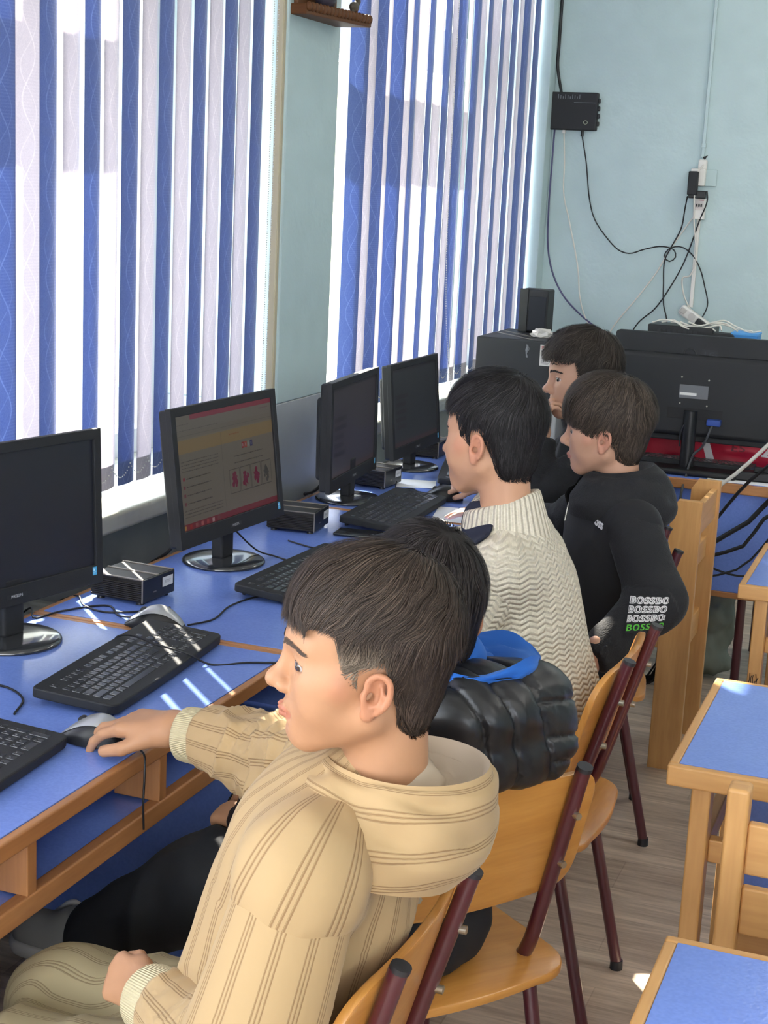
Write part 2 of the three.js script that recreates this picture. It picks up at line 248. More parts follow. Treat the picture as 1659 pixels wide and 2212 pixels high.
// radiator under the nearer window
{ const r = thing('radiator', 'pale grey ribbed radiator behind the near desks under the window', 'radiator', [-1.92, 0.12, -2.4]); const m = M({ color: 0xa7aba8, roughness: 0.45 }), g = bx(-0.05, 0.05, 0, 0.52, -0.021, 0.021, 0.014); for (let k = 0; k < 22; k++) part('rib', g, m, r).position.z = -0.55 + k * 0.05; for (const y of [0.04, 0.47]) part('header_pipe', new THREE.CylinderGeometry(0.018, 0.018, 1.2, 12).rotateX(Math.PI / 2).translate(0, y, 0), m, r); for (const z of [-0.5, 0.48]) part('foot', bx(-0.015, 0.015, -0.12, 0.02, z - 0.01, z + 0.01, 0.002), m, r); }

// ---------------------------------------------------------------- classroom tables on the right
function roomTable(x0, z0, label, scuffs) { // x0 = left edge, z0 = front (near) edge
  const o = thing('school_table', label, 'table', [x0, 0, z0], 0, 'blue topped school tables on the right'), W = 1.25, D = 0.515, y = 0.72;
  rimTop(o, 0, W, y, -D, 0, mBlueTop, mBeech, 0.017, 0.036);
  for (const x of [0.04, W - 0.072]) for (const z of [-0.05, -D + 0.012]) part('leg', bx(x, x + 0.032, 0, y - 0.036, z - 0.012, z + 0.034, 0.004, 1), mBeech, o);
  for (const x of [0.045, W - 0.067]) part('side_rail', bx(x, x + 0.02, 0.52, 0.565, -D + 0.046, -0.062, 0.003, 2), mBeech, o);
  part('lower_rail', bx(0.072, W - 0.072, 0.545, 0.585, -0.07, -0.045, 0.003, 0), mBeech, o);
  part('front_panel', bx(0.073, W - 0.073, 0.25, y - 0.036, -D + 0.03, -D + 0.044, 0.001), mPanel, o);
  part('base_rail', bx(0.072, W - 0.072, 0.22, 0.25, -D + 0.026, -D + 0.05, 0.003, 0), mBeech, o);
  return o;
}
roomTable(-0.256, -1.285, 'blue school table nearest the camera at lower right, its far edge in view');
roomTable(-0.364, -2.388, 'blue school table in the middle on the right, behind the wooden slat chair');
{ const t = roomTable(-0.43, -3.675, 'blue school table farthest back on the right with scribble on its leg');
  const sc = []; const R = rng(4); for (let k = 0; k < 5; k++) { const x = 0.046 + k * 0.005, p = []; for (let j = 0; j < 7; j++) p.push([x + (R() - 0.5) * 0.004, 0.44 + j * 0.009 + (R() - 0.5) * 0.01, -0.0148]); sc.push(tubeG(p, 0.0009, 16, 5)); }
  part('scribble', mg(sc), M({ color: 0x2c2320, roughness: 0.8 }), t); }

// ---------------------------------------------------------------- back desk (teacher's) with its blue front
{
  const o = thing('teacher_desk', 'blue panelled desk with wooden edge in front of the back wall', 'desk', [0, 0, -5.03]), y = 0.72, x0 = -1.74, x1 = 0.35;
  rimTop(o, x0, x1, y, -0.62, 0, mBlue, mDeskWood, 0.016, 0.034);
  part('front_panel', bx(-1.70, 0.31, 0.345, y - 0.034, -0.06, -0.045, 0.001), mBlue, o);
  part('base_rail', bx(-1.70, 0.31, 0.325, 0.345, -0.066, -0.04, 0.003, 0), mDeskWood, o);
  for (const x of [-1.70, -0.60, 0.28]) for (const z of [-0.08, -0.57]) part('leg', new THREE.CylinderGeometry(0.015, 0.015, y - 0.034, 14).translate(x + 0.018, (y - 0.034) / 2, z - 0.01), mTube, o);
}
// ---------------------------------------------------------------- tube-frame plywood chairs (sitter faces local -x)
function curvedBoard(w, h, th, bend, corner, n = 18) { // board standing in y/z, bowed in x; rounded corners
  const s = new THREE.Shape(), a = w / 2, b = h / 2, r = corner;
  s.moveTo(-a + r, -b); s.lineTo(a - r, -b); s.quadraticCurveTo(a, -b, a, -b + r); s.lineTo(a, b - r * 1.2); s.quadraticCurveTo(a, b, a - r * 1.6, b); s.quadraticCurveTo(0, b + h * 0.05, -a + r * 1.6, b); s.quadraticCurveTo(-a, b, -a, b - r * 1.2); s.lineTo(-a, -b + r); s.quadraticCurveTo(-a, -b, -a + r, -b);
  const g0 = new THREE.ExtrudeGeometry(s, { depth: th, bevelEnabled: true, bevelSize: 0.002, bevelThickness: 0.002, bevelSegments: 2, curveSegments: 8, steps: 1 });
  // subdivide across by slicing: tessellate with a fine grid through vertex displacement of a denser triangulation
  let g = g0.index ? g0.toNonIndexed() : g0; g = subdiv(g, 0.035);
  const p = g.attributes.position, uv = new Float32Array(p.count * 2);
  for (let i = 0; i < p.count; i++) { const u = p.getX(i), y = p.getY(i), d = p.getZ(i); p.setXYZ(i, d + bend(u, y), y, u); uv[i * 2] = u; uv[i * 2 + 1] = y + d * 3; }
  g.setAttribute('uv', new THREE.BufferAttribute(uv, 2)); g.deleteAttribute('normal'); g = mergeVertices(g, 1e-5); return toCreasedNormals(g, 0.7);
}
function subdiv(g, maxLen) { // split long edges until all are short (non-indexed positions only)
  let tri = []; const p = g.attributes.position; for (let i = 0; i < p.count; i += 3) tri.push([0, 1, 2].map((k) => [p.getX(i + k), p.getY(i + k), p.getZ(i + k)]));
  const out = []; const L = (a, b) => Math.hypot(a[0] - b[0], a[1] - b[1], a[2] - b[2]), mid = (a, b) => [(a[0] + b[0]) / 2, (a[1] + b[1]) / 2, (a[2] + b[2]) / 2];
  while (tri.length) { const t = tri.pop(), l = [L(t[0], t[1]), L(t[1], t[2]), L(t[2], t[0])], m = Math.max(...l); if (m < maxLen) { out.push(t); continue; } const k = l.indexOf(m), a = t[k], b = t[(k + 1) % 3], c = t[(k + 2) % 3], q = mid(a, b); tri.push([a, q, c], [q, b, c]); }
  const r = new THREE.BufferGeometry(), pos = new Float32Array(out.length * 9); out.forEach((t, i) => t.forEach((v, k) => pos.set(v, i * 9 + k * 3))); r.setAttribute('position', new THREE.BufferAttribute(pos, 3)); return r;
}
const chairGeo = (() => {
  const back = curvedBoard(0.40, 0.215, 0.009, (u, y) => -0.024 * (u / 0.2) ** 2 + y * 0.27, 0.05);
  const seat = (() => { let g = curvedBoard(0.385, 0.37, 0.010, (u, y) => 0.008 * (u / 0.19) ** 2 + (y < -0.13 ? (-0.13 - y) ** 2 * 4 * -1 : 0) + (y > 0.1 ? (y - 0.1) ** 2 * 1.6 : 0), 0.05); g.rotateZ(-Math.PI / 2); const p = g.attributes.position; return g; })();
  const tubes = [], legs = [];
  for (const s of [-1, 1]) {
    tubes.push(tubeG(bent([[0.215, 0.77, s * 0.135], [0.118, 0.44, s * 0.135], [0.095, 0.398, s * 0.135], [0.03, 0.392, s * 0.135], [-0.17, 0.398, s * 0.135]], 0.055), 0.0122, 60, 14));
    legs.push(tubeG(bent([[0.19, 0.012, s * 0.152], [0.098, 0.40, s * 0.146], [0.03, 0.398, s * 0.135]], 0.05), 0.0122, 40, 14), tubeG(bent([[-0.20, 0.012, s * 0.152], [-0.165, 0.395, s * 0.146], [-0.05, 0.396, s * 0.135]], 0.05), 0.0122, 40, 14));
  }
  const cap = new THREE.CylinderGeometry(0.0126, 0.0126, 0.007, 14), foot = new THREE.CylinderGeometry(0.0132, 0.0138, 0.02, 14), bolt = new THREE.CylinderGeometry(0.006, 0.006, 0.016, 6).rotateZ(Math.PI / 2);
  return { back, seat, tubes, legs, cap, foot, bolt };
})();
function plyChair(label, pos, turn) {
  const o = thing('school_chair', label, 'chair', pos, turn, 'tube framed plywood school chairs'), G = chairGeo;
  const b = part('backrest', G.back, mPly, o); b.position.set(0.166, 0.645, 0);
  const s = part('seat', G.seat, mPly, o); s.position.set(-0.02, 0.417, 0);
  for (let i = 0; i < 2; i++) {
    const z = i ? 0.135 : -0.135, t = part('back_tube', G.tubes[i], mTube, o); const c = part('end_cap', G.cap, mCap, t); c.position.set(0.2165, 0.7715, z); c.rotation.z = -0.285;
    for (const y of [0.60, 0.69]) { const q = part('bolt', G.bolt, mBolt, t); q.position.set(0.118 + (y - 0.44) * 0.294 + 0.013, y, z); }
    for (let k = 0; k < 2; k++) { const l = part('leg', G.legs[i * 2 + k], mTube, o); const f = part('foot', G.foot, mCap, l); f.position.set(k ? -0.20 : 0.19, 0.01, i ? 0.152 : -0.152); }
  }
  return o;
}
plyChair('plywood school chair with maroon tube frame under the boy in the beige hoodie', [-0.715, 0, -1.618], 0);
plyChair('plywood school chair with maroon tube frame under the boy in the black padded jacket', [-0.709, 0, -2.20], -0.65);
plyChair('plywood school chair with maroon tube frame behind the boy in the cream sweater', [-0.722, 0, -2.88], 0);
plyChair('plywood school chair with maroon tube frame under the boy in the black hooded top', [-0.832, 0, -3.79], 0.28);

// ---------------------------------------------------------------- wooden chairs
{
  const o = thing('wooden_chair', 'plain wooden chair with broad flat posts beside the blue teacher desk', 'chair', [-0.66, 0, -4.42]);
  const sh = (top) => { const s = new THREE.Shape(); s.moveTo(-0.045, 0); s.lineTo(0.04, 0); s.lineTo(0.04, 0.40); s.lineTo(0.042, top); s.lineTo(-0.022, top); s.lineTo(-0.04, top - 0.03); s.lineTo(-0.045, 0.42); s.closePath(); return metric(extr(s, 0.022, 0.002), 1); };
  for (const [z, t] of [[0.155, 0.795], [-0.175, 0.80]]) { const p = part('back_post', sh(t), mBeech, o); p.position.z = z - 0.011; const f = part('front_leg', bx(-0.40, -0.355, 0, 0.42, z - 0.011, z + 0.011, 0.003, 1), mBeech, o); part('side_rail', bx(-0.356, -0.04, 0.36, 0.42, z - 0.008, z + 0.008, 0.002, 0), mBeech, o); }
  part('top_slat', bx(0.018, 0.036, 0.69, 0.78, -0.164, 0.144, 0.003, 2), mBeech, o); part('lower_slat', bx(0.0, 0.018, 0.57, 0.635, -0.164, 0.144, 0.003, 2), mBeech, o);
  part('rear_rail', bx(-0.01, 0.016, 0.33, 0.41, -0.164, 0.144, 0.003, 2), mBeech, o); part('seat', bx(-0.41, -0.045, 0.42, 0.44, -0.19, 0.17, 0.006, 0), mBeech, o);
}
{
  const o = thing('wooden_chair', 'wooden slat-backed chair with its back to the camera at lower right', 'chair', [-0.222, 0, -2.17]);
  for (const x of [0, 0.36]) { part('back_post', bx(x - 0.0165, x + 0.0165, 0, 0.79, -0.022, 0.022, 0.006, 1), mBeech, o); part('front_leg', bx(x - 0.0165, x + 0.0165, 0, 0.42, -0.40, -0.36, 0.004, 1), mBeech, o); part('side_rail', bx(x - 0.01, x + 0.01, 0.36, 0.415, -0.36, -0.022, 0.002, 2), mBeech, o); }
  part('back_slat', bx(0.0165, 0.3435, 0.655, 0.735, -0.012, 0.006, 0.004, 0), mBeech, o); part('back_slat', bx(0.0165, 0.3435, 0.56, 0.635, -0.012, 0.006, 0.004, 0), mBeech, o);
  part('seat', bx(-0.02, 0.38, 0.42, 0.438, -0.41, -0.024, 0.006, 0), mBeech, o); part('rear_rail', bx(0.0165, 0.3435, 0.36, 0.415, -0.01, 0.01, 0.002, 0), mBeech, o);
}
// ---------------------------------------------------------------- monitors
const mScreen = M({ color: 0x1a1c22, roughness: 0.32 });
const PW = 0.478, PH = 0.315;
function screenImage(kind) {
  return canvasTex(800, 500, (c, w, h) => {
    const R = rng(kind * 31 + 5), line = (x, y, l, col, t = 3) => { c.fillStyle = col; let q = x; while (q < x + l) { const k = 4 + R() * 14; c.fillRect(q, y, Math.min(k, x + l - q), t + (R() > 0.6 ? 1 : 0)); q += k + 3; } };
    if (kind === 0) {
      c.fillStyle = '#8b8377'; c.fillRect(0, 0, w, h); c.fillStyle = '#a8445a'; c.fillRect(120, 0, 680, 26); c.fillStyle = '#8d867c'; c.fillRect(0, 0, 122, 26);
      c.fillStyle = '#8d867c'; c.fillRect(0, 26, w, 46); line(20, 40, 90, '#6d665e'); line(20, 66, 320, '#6d665e'); line(690, 40, 80, '#7a5560');
      c.fillStyle = '#746d63'; c.fillRect(0, 90, w, 2); c.fillStyle = '#a48c62'; c.fillRect(0, 108, w, 58); c.fillStyle = '#948b7a'; c.fillRect(0, 104, w, 5); line(420, 128, 90, '#a4632e', 4);
      c.fillStyle = '#6b645c'; c.fillRect(352, 108, 2, 340);
      for (let k = 0; k < 4; k++) line(30, 200 + k * 14, 290, '#5f5952'); for (let k = 0; k < 4; k++) { c.fillStyle = k ? '#8b4a52' : '#a33a48'; c.fillRect(34, 268 + k * 36, 14, 15); line(58, 274 + k * 36, 190, '#57524c', 4); }
      for (let k = 0; k < 3; k++) line(30, 412 + k * 14, 300, '#5f5952');
      const L = ['#a33', '#b54', '#998', '#447']; for (let k = 0; k < 4; k++) { c.fillStyle = L[k]; c.fillRect(520 + k * 24, 178, 21, 28); c.fillStyle = '#aaa'; c.fillRect(527 + k * 24, 185, 6, 14); }
      line(450, 232, 250, '#5a544d', 4); line(450, 262, 250, '#5a544d', 4);
      for (let k = 0; k < 4; k++) { c.strokeStyle = '#57524c'; c.lineWidth = 3; c.strokeRect(400 + k * 92, 290, 84, 108); c.fillStyle = k < 3 ? '#8a2f4e' : '#5d5b57'; for (let s = 0; s < 26; s++) { c.beginPath(); const a = R() * 6.3, d = R() * 30; c.arc(442 + k * 92 + Math.cos(a) * d * 0.8, 345 + Math.sin(a) * d * 1.15, 4 + R() * 8, 0, 7); c.fill(); } }
      c.fillStyle = '#8f3b47'; c.fillRect(0, 470, w, 30); for (let k = 0; k < 7; k++) { c.fillStyle = ['#c95', '#b33', '#a66', '#c77', '#b55', '#caa', '#855'][k]; c.fillRect(14 + k * 44, 476, 18, 18); }
    } else {
      c.fillStyle = kind === 1 ? '#3e3a40' : kind === 2 ? '#34383c' : '#1f222b'; c.fillRect(0, 0, w, h);
      if (kind < 3) { for (let k = 0; k < 5; k++) { c.fillStyle = '#2d2a2f'; c.fillRect(60, 170 + k * 48, 150 + R() * 60, 26); } for (let k = 0; k < 9; k++) line(600, 90 + k * 34, 50, '#2c2a2e', 5); c.fillStyle = '#45393c'; c.fillRect(0, 470, w, 30); c.fillStyle = '#2c2b30'; c.fillRect(0, 0, w, 22); }
    }
  });
}
const monGeo = (() => {
  const bz = 0.017, bb = 0.036, s = new THREE.Shape(); s.moveTo(-PW / 2, -PH / 2); s.lineTo(PW / 2, -PH / 2); s.lineTo(PW / 2, PH / 2); s.lineTo(-PW / 2, PH / 2); s.closePath();
  const hole = new THREE.Path(); hole.moveTo(-PW / 2 + bz, -PH / 2 + bb); hole.lineTo(-PW / 2 + bz, PH / 2 - bz); hole.lineTo(PW / 2 - bz, PH / 2 - bz); hole.lineTo(PW / 2 - bz, -PH / 2 + bb); hole.closePath(); s.holes.push(hole);
  const bezel = extr(s, 0.012, 0.0015).translate(0, 0, -0.012);
  const shell = bx(-PW / 2 + 0.002, PW / 2 - 0.002, -PH / 2 + 0.002, PH / 2 - 0.002, -0.034, -0.006, 0.006);
  const hump = bx(-PW / 2 + 0.03, PW / 2 - 0.03, -PH / 2 + 0.03, PH / 2 - 0.045, -0.056, -0.03, 0.02);
  const scr = new THREE.PlaneGeometry(PW - bz * 2, PH - bz - bb).translate(0, (bb - bz) / 2, -0.0045);
  const base = new THREE.LatheGeometry([[0, 0.016], [0.06, 0.0155], [0.092, 0.011], [0.098, 0.0075], [0.1, 0.003], [0.099, 0.0], [0, 0]].map((p) => new THREE.Vector2(...p)), 64);
  const neck = bx(-0.028, 0.028, 0.012, 0.13, -0.02, 0.012, 0.008), arm = bx(-0.035, 0.035, 0.09, 0.22, -0.06, -0.02, 0.008);
  return { bezel, shell, hump, scr, base, neck, arm };
})();
const mBase = M({ color: 0x2c2e32, roughness: 0.2, clearcoat: 1, clearcoatRoughness: 0.08 });
const logoMat = (txt, w, h, bg, fg, font) => M({ map: canvasTex(w, h, (c) => { c.fillStyle = bg; c.fillRect(0, 0, w, h); c.fillStyle = fg; c.font = font; c.textAlign = 'center'; c.textBaseline = 'middle'; c.fillText(txt, w / 2, h / 2); }), roughness: 0.45 });
const mLogo = logoMat('PHILIPS', 256, 48, '#1b1d21', '#b9bcc0', 'bold 40px sans-serif');
const mBlueTag = M({ map: canvasTex(64, 96, (c) => { c.fillStyle = '#4aa6d8'; c.fillRect(0, 0, 64, 96); c.fillStyle = '#bfe3f5'; c.fillRect(12, 14, 38, 5); c.fillRect(12, 28, 24, 20); c.fillRect(12, 60, 40, 4); c.fillRect(12, 72, 30, 4); }), roughness: 0.5 });
function monitor(label, base, pos, turn, tilt, kind) {
  const o = thing('monitor', label, 'monitor', [base[0], 0.72, base[1]], turn, 'flat screen monitors on the window desks'), G = monGeo;
  part('base', G.base, mBase, o); part('neck', G.neck, mBlackMatt, o); part('hinge_arm', G.arm, mBlackMatt, o);
  const sp = part('bezel', G.bezel, mBlackMatt, o); sp.position.set(0, pos - 0.72, 0.012); sp.rotation.x = -tilt;
  part('back_shell', mg([G.shell, G.hump]), mBlackMatt, sp);
  const img = screenImage(kind); part('screen', G.scr, kind === 0 ? M({ color: 0x000000, emissive: 0xffffff, emissiveMap: img, emissiveIntensity: 0.34, roughness: 0.35 }) : kind < 3 ? M({ color: 0x08090b, emissive: 0xffffff, emissiveMap: img, emissiveIntensity: 0.6, roughness: 0.35 }) : M({ map: img, roughness: 0.35 }), sp);
  part('maker_name', new THREE.PlaneGeometry(0.052, 0.0098).translate(0, -PH / 2 + 0.017, 0.0022), mLogo, sp);
  part('energy_label', new THREE.PlaneGeometry(0.012, 0.017).translate(PW / 2 - 0.024, -PH / 2 + 0.026, 0.0022), mBlueTag, sp);
  return o;
}
const D2R = Math.PI / 180;
monitor('large black monitor cropped by the left edge with a dark blank screen', [-1.655, -2.44], 0.955, 78 * D2R, 2 * D2R, 3);
monitor('black monitor showing a lit web page with four pink drawings', [-1.585, -3.222], 0.956, 86 * D2R, 7 * D2R, 0);
monitor('black monitor in front of the pier, seen at a sharp angle, dim screen', [-1.61, -4.08], 0.938, 95 * D2R, 1 * D2R, 1).scale.setScalar(0.97);
monitor('black monitor farthest along the desks, beside the far window', [-1.635, -4.68], 0.938, 90 * D2R, 5 * D2R, 2).scale.setScalar(0.945);

// ---------------------------------------------------------------- small finned computers
const mBox = M({ color: 0x2a2724, roughness: 0.45, metalness: 0.35 }), mBoxFront = M({ color: 0x16171a, roughness: 0.35 }), mBoxEdge = M({ color: 0x8a8278, roughness: 0.35, metalness: 0.7 });
const mInv = (seed) => M({ map: canvasTex(128, 64, (c) => { c.fillStyle = '#c9cacb'; c.fillRect(0, 0, 128, 64); c.fillStyle = '#8d8f93'; c.font = 'bold 26px sans-serif'; c.textAlign = 'center'; c.fillText(seed, 64, 42); }), roughness: 0.55 });
function miniPC(label, x, z, turn, txt, h = 0.056) { // front face looks to local +x
  const o = thing('mini_computer', label, 'computer', [x, 0.72, z], turn, 'small finned computers on the window desks'), a = 0.066, b = 0.064;
  part('body', bx(-a, a - 0.004, 0.006, h, -b + 0.004, b - 0.004, 0.003), mBox, o);
  part('front_panel', bx(a - 0.004, a, 0.006, h, -b, b, 0.003), mBoxFront, o);
  for (const s of [-1, 1]) for (let k = 0; k < 9; k++) { const f = bx(-a, a - 0.003, 0.010 + k * (h - 0.018) / 9, 0.013 + k * (h - 0.018) / 9, s > 0 ? b - 0.006 : -b, s > 0 ? b : -b + 0.006, 0.0008); part('fin', f, mBox, o); }
  for (const z0 of [-b, -0.004, b - 0.006]) part('top_rib', bx(-a, a - 0.002, h - 0.001, h + 0.002, z0, z0 + 0.006, 0.001), mBoxEdge, o);
  part('front_trim', bx(a - 0.003, a + 0.0008, 0.006, h + 0.002, b - 0.002, b + 0.0008, 0.001), mBoxEdge, o);
  part('inventory_label', new THREE.PlaneGeometry(0.042, 0.021).rotateY(Math.PI / 2).translate(a + 0.001, h * 0.66, -0.034), mInv(txt), o);
  part('usb_port', bx(a - 0.001, a + 0.0006, 0.022, 0.0245, 0.01, 0.022, 0.0003), mBoxEdge, o);
  for (const [px, pz] of [[-1, -1], [-1, 1], [1, -1], [1, 1]]) part('foot', new THREE.CylinderGeometry(0.008, 0.009, 0.007, 12).translate(px * 0.05, 0.0035, pz * 0.048), mBlack, o);
  return o;
}
miniPC('small dark finned computer with a white label beside the leftmost monitor', -1.618, -2.848, -0.06, '57737');
miniPC('small dark finned computer with a white label right of the lit monitor', -1.585, -3.66, 0.10, '00538');
miniPC('small dark finned computer behind the monitor by the pier', -1.632, -4.34, -0.05, '00540');
miniPC('small dark finned computer at the far end of the window desks', -1.672, -4.935, 0.05, '00541');

// ---------------------------------------------------------------- keyboards
const U = 0.0192, keyG = {};
function keyGeo(w, d = 1) { const k = w + '_' + d; if (keyG[k]) return keyG[k]; const W = w * U - 0.0028, D = d * U - 0.0028, h = 0.0075, t = 0.0022, pos = [], P = [[-W / 2, 0, -D / 2], [W / 2, 0, -D / 2], [W / 2, 0, D / 2], [-W / 2, 0, D / 2], [-W / 2 + t, h, -D / 2 + t * 0.6], [W / 2 - t, h, -D / 2 + t * 0.6], [W / 2 - t, h, D / 2 - t], [-W / 2 + t, h, D / 2 - t]]; const Q = [[4, 7, 6, 5], [0, 4, 5, 1], [1, 5, 6, 2], [2, 6, 7, 3], [3, 7, 4, 0]]; for (const q of Q) for (const i of [q[0], q[1], q[2], q[0], q[2], q[3]]) pos.push(...P[i]); const g = new THREE.BufferGeometry(); g.setAttribute('position', new THREE.Float32BufferAttribute(pos, 3)); g.computeVertexNormals(); return keyG[k] = g; }
const KEYS = (() => { const o = []; const row = (y, list, x = 0, leg = '') => { let q = x, n = 0; for (const w of list) { if (w > 0) { o.push([q + w / 2, y, w, 1, leg[n] || '']); n++; } q += Math.abs(w); } };
  row(0, [1, -1, 1, 1, 1, 1, -0.5, 1, 1, 1, 1, -0.5, 1, 1, 1, 1, -0.25, 1, 1, 1], 0, 'E123456789012PSB');
  row(1.3, [1, 1, 1, 1, 1, 1, 1, 1, 1, 1, 1, 1, 1, 2, -0.25, 1, 1, 1, -0.25, 1, 1, 1, 1], 0, '`1234567890-=<IHUN/*-'); row(2.3, [1.5, 1, 1, 1, 1, 1, 1, 1, 1, 1, 1, 1, 1, 1.5, -0.25, 1, 1, 1, -0.25, 1, 1, 1], 0, 'TQWERTYUIOP[]|DEP789'); row(3.3, [1.75, 1, 1, 1, 1, 1, 1, 1, 1, 1, 1, 1, 2.25, -3.5, 1, 1, 1], 0, 'CASDFGHJKL;#=456'); row(4.3, [2.25, 1, 1, 1, 1, 1, 1, 1, 1, 1, 1, 2.75, -1.25, 1, -1.25, 1, 1, 1], 0, '^ZXCVBNM,./^^123'); row(5.3, [1.25, 1.25, 1.25, 6.25, 1.25, 1.25, 1.25, 1.25, -0.25, 1, 1, 1, -0.25, 2, 1], 0, 'c*a a*mc<v>0.');
  o.push([22, 2.8, 1, 2, '+'], [22, 4.8, 1, 2, '']); return o; })();
const legendTex = (() => { const t = canvasTex(512, 512, (c) => { c.fillStyle = '#000'; c.fillRect(0, 0, 512, 512); c.fillStyle = '#fff'; c.font = 'bold 40px sans-serif'; c.textAlign = 'center'; c.textBaseline = 'middle'; for (let k = 0; k < 96; k++) c.fillText(String.fromCharCode(32 + k), (k % 10) * 51.2 + 25.6, Math.floor(k / 10) * 51.2 + 25.6); }); return t; })();
const mLegend = M({ color: 0xb8bbc0, alphaMap: legendTex, transparent: true, roughness: 0.5 });
const legendGeo = (() => { const L = []; for (const [kx, ky, w, d, ch] of KEYS) { if (!ch || ch === ' ') continue; const n = ch.charCodeAt(0) - 32, g = new THREE.PlaneGeometry(0.0062, 0.0062), uv = g.attributes.uv; for (let i = 0; i < 4; i++) uv.setXY(i, ((n % 10) + uv.getX(i)) / 10, 1 - (Math.floor(n / 10) + 1 - uv.getY(i)) / 10); g.rotateX(-Math.PI / 2).translate((kx - 11.25 - w * 0.5 + 0.38) * U, 0.0178, (ky - 2.6 - 0.14) * U); L.push(g); } return mg(L); })();
function keyboard(label, x, z, turn, tilt = 0.07) { // local: keys run along x, user at +z
  const o = thing('keyboard', label, 'keyboard', [x, 0.72, z], turn, 'black keyboards on the window desks'), lift = new THREE.Group();
  const s = new THREE.Shape(), w = 0.232, d = 0.078; s.moveTo(-w, -d + 0.012); s.quadraticCurveTo(-w, -d, -w + 0.012, -d); s.quadraticCurveTo(0, -d - 0.004, w - 0.012, -d); s.quadraticCurveTo(w, -d, w, -d + 0.012); s.lineTo(w, d - 0.015); s.quadraticCurveTo(w, d, w - 0.02, d); s.quadraticCurveTo(0, d + 0.006, -w + 0.02, d); s.quadraticCurveTo(-w, d, -w, d - 0.015); s.closePath();
  const body = part('case', extr(s, 0.012, 0.003).rotateX(Math.PI / 2).translate(0, 0.014, 0).rotateX(tilt).translate(0, 0.010, 0), mBlackMatt, o);
  const T = new THREE.Matrix4().makeTranslation(0, 0.010, 0).multiply(new THREE.Matrix4().makeRotationX(tilt));
  for (const [kx, ky, kw, kd] of KEYS) { const k = part('key', keyGeo(kw, kd), mKey, o); k.position.set((kx - 11.25) * U, 0.0105, (ky - 2.6) * U).applyMatrix4(T); k.rotation.x = tilt; }
  const lg = part('key_legends', legendGeo, mLegend, o); lg.position.set(0, 0.0108, 0).applyMatrix4(T); lg.rotation.x = tilt; lg.position.y -= 0.0096 * 0 + 0.0098; lg.position.y += 0.0002;
  for (const sx of [-1, 1]) part('foot', bx(sx * 0.19 - 0.012, sx * 0.19 + 0.012, 0, 0.012, -0.074, -0.066, 0.002), mBlack, o);
  return o;
}
keyboard('black keyboard cut off by the left edge below the near computer mouse', -1.318, -1.768, Math.PI / 2 + 0.05);
keyboard('black keyboard lying in front of the leftmost monitor with sun streaks on its keys', -1.352, -2.385, Math.PI / 2 + 0.07);
keyboard('black keyboard in front of the lit monitor, partly hidden by the front boy', -1.335, -3.175, Math.PI / 2 - 0.04);
keyboard('black keyboard by the white sheets in front of the monitor at the pier', -1.418, -3.955, Math.PI / 2 + 0.02);
keyboard('black keyboard at the far end of the window desks behind the sweater boy', -1.425, -4.64, Math.PI / 2 + 0.25);

// ---------------------------------------------------------------- mice, phone, sheets, cables on the desks
const mouseGeo = (() => { // loft of half-superellipse rings along z
  const build = (f0, f1, lo) => { const pos = [], idx = [], nz = 22, na = 20; for (let j = 0; j <= nz; j++) { const t = j / nz, z = (t - 0.5) * 0.108, e = Math.pow(Math.sin(Math.PI * clamp(0.04 + 0.92 * t)), 0.45), wd = 0.031 * e * (0.92 + 0.16 * Math.cos((t - 0.6) * 3)), ht = 0.037 * Math.pow(Math.sin(Math.PI * clamp(0.05 + 0.93 * Math.pow(t, 0.8))), 0.6) * e; for (let i = 0; i <= na; i++) { const a = Math.PI * mix(f0, f1, i / na), c = Math.cos(a), s = Math.sin(a); pos.push(Math.sign(c) * Math.abs(c) ** 0.75 * wd, lo + Math.abs(s) ** 0.8 * ht, z); } } for (let j = 0; j < nz; j++) for (let i = 0; i < na; i++) { const a = j * (na + 1) + i; idx.push(a, a + na + 1, a + 1, a + 1, a + na + 1, a + na + 2); } const g = new THREE.BufferGeometry(); g.setAttribute('position', new THREE.Float32BufferAttribute(pos, 3)); g.setIndex(idx); g.computeVertexNormals(); return g; };
  const sole = new THREE.CylinderGeometry(0.03, 0.03, 0.003, 30).scale(1, 1, 1.75).translate(0, 0.0018, 0); return { low: build(0, 1, 0.002), top: build(0.26, 0.74, 0.0034), sole };
})();
const mSilver = M({ color: 0xaeb0b3, roughness: 0.28, metalness: 0.35 });
function mouse(label, x, z, turn, topMat) { const o = thing('computer_mouse', label, 'mouse', [x, 0.72, z], turn, 'computer mice on the window desks'); part('body', mouseGeo.low, mBlack, o); part('top_shell', mouseGeo.top, topMat, o); part('sole', mouseGeo.sole, mBlack, o); o.scale.setScalar(1.12); part('wheel', new THREE.CylinderGeometry(0.008, 0.008, 0.006, 18).rotateZ(Math.PI / 2).translate(0, 0.028, 0.020), mCap, o); return o; }
mouse('silver and black mouse lying free behind the sunlit keyboard', -1.462, -2.665, -1.35, mSilver);
mouse('silver and black mouse under the hand of the boy in the beige hoodie', -1.228, -2.05, -1.5, mSilver);
mouse('black mouse under the hand of the boy in the cream sweater', -1.30, -3.53, -1.4, mBlack);
mouse('black mouse under the far hand beyond the sweater boy', -1.372, -4.235, -1.2, mBlack);
{ const o = thing('smartphone', 'black smartphone lying face down beside the second keyboard', 'phone', [-1.40, 0.72, -3.665], 0.12); part('body', bx(-0.073, 0.073, 0.001, 0.009, -0.036, 0.036, 0.0035), mBlackGloss, o); part('camera_bump', bx(-0.066, -0.04, 0.009, 0.0105, 0.006, 0.032, 0.001), mBlack, o); }
const mPaper = M({ color: 0xe9eaee, roughness: 0.7 });
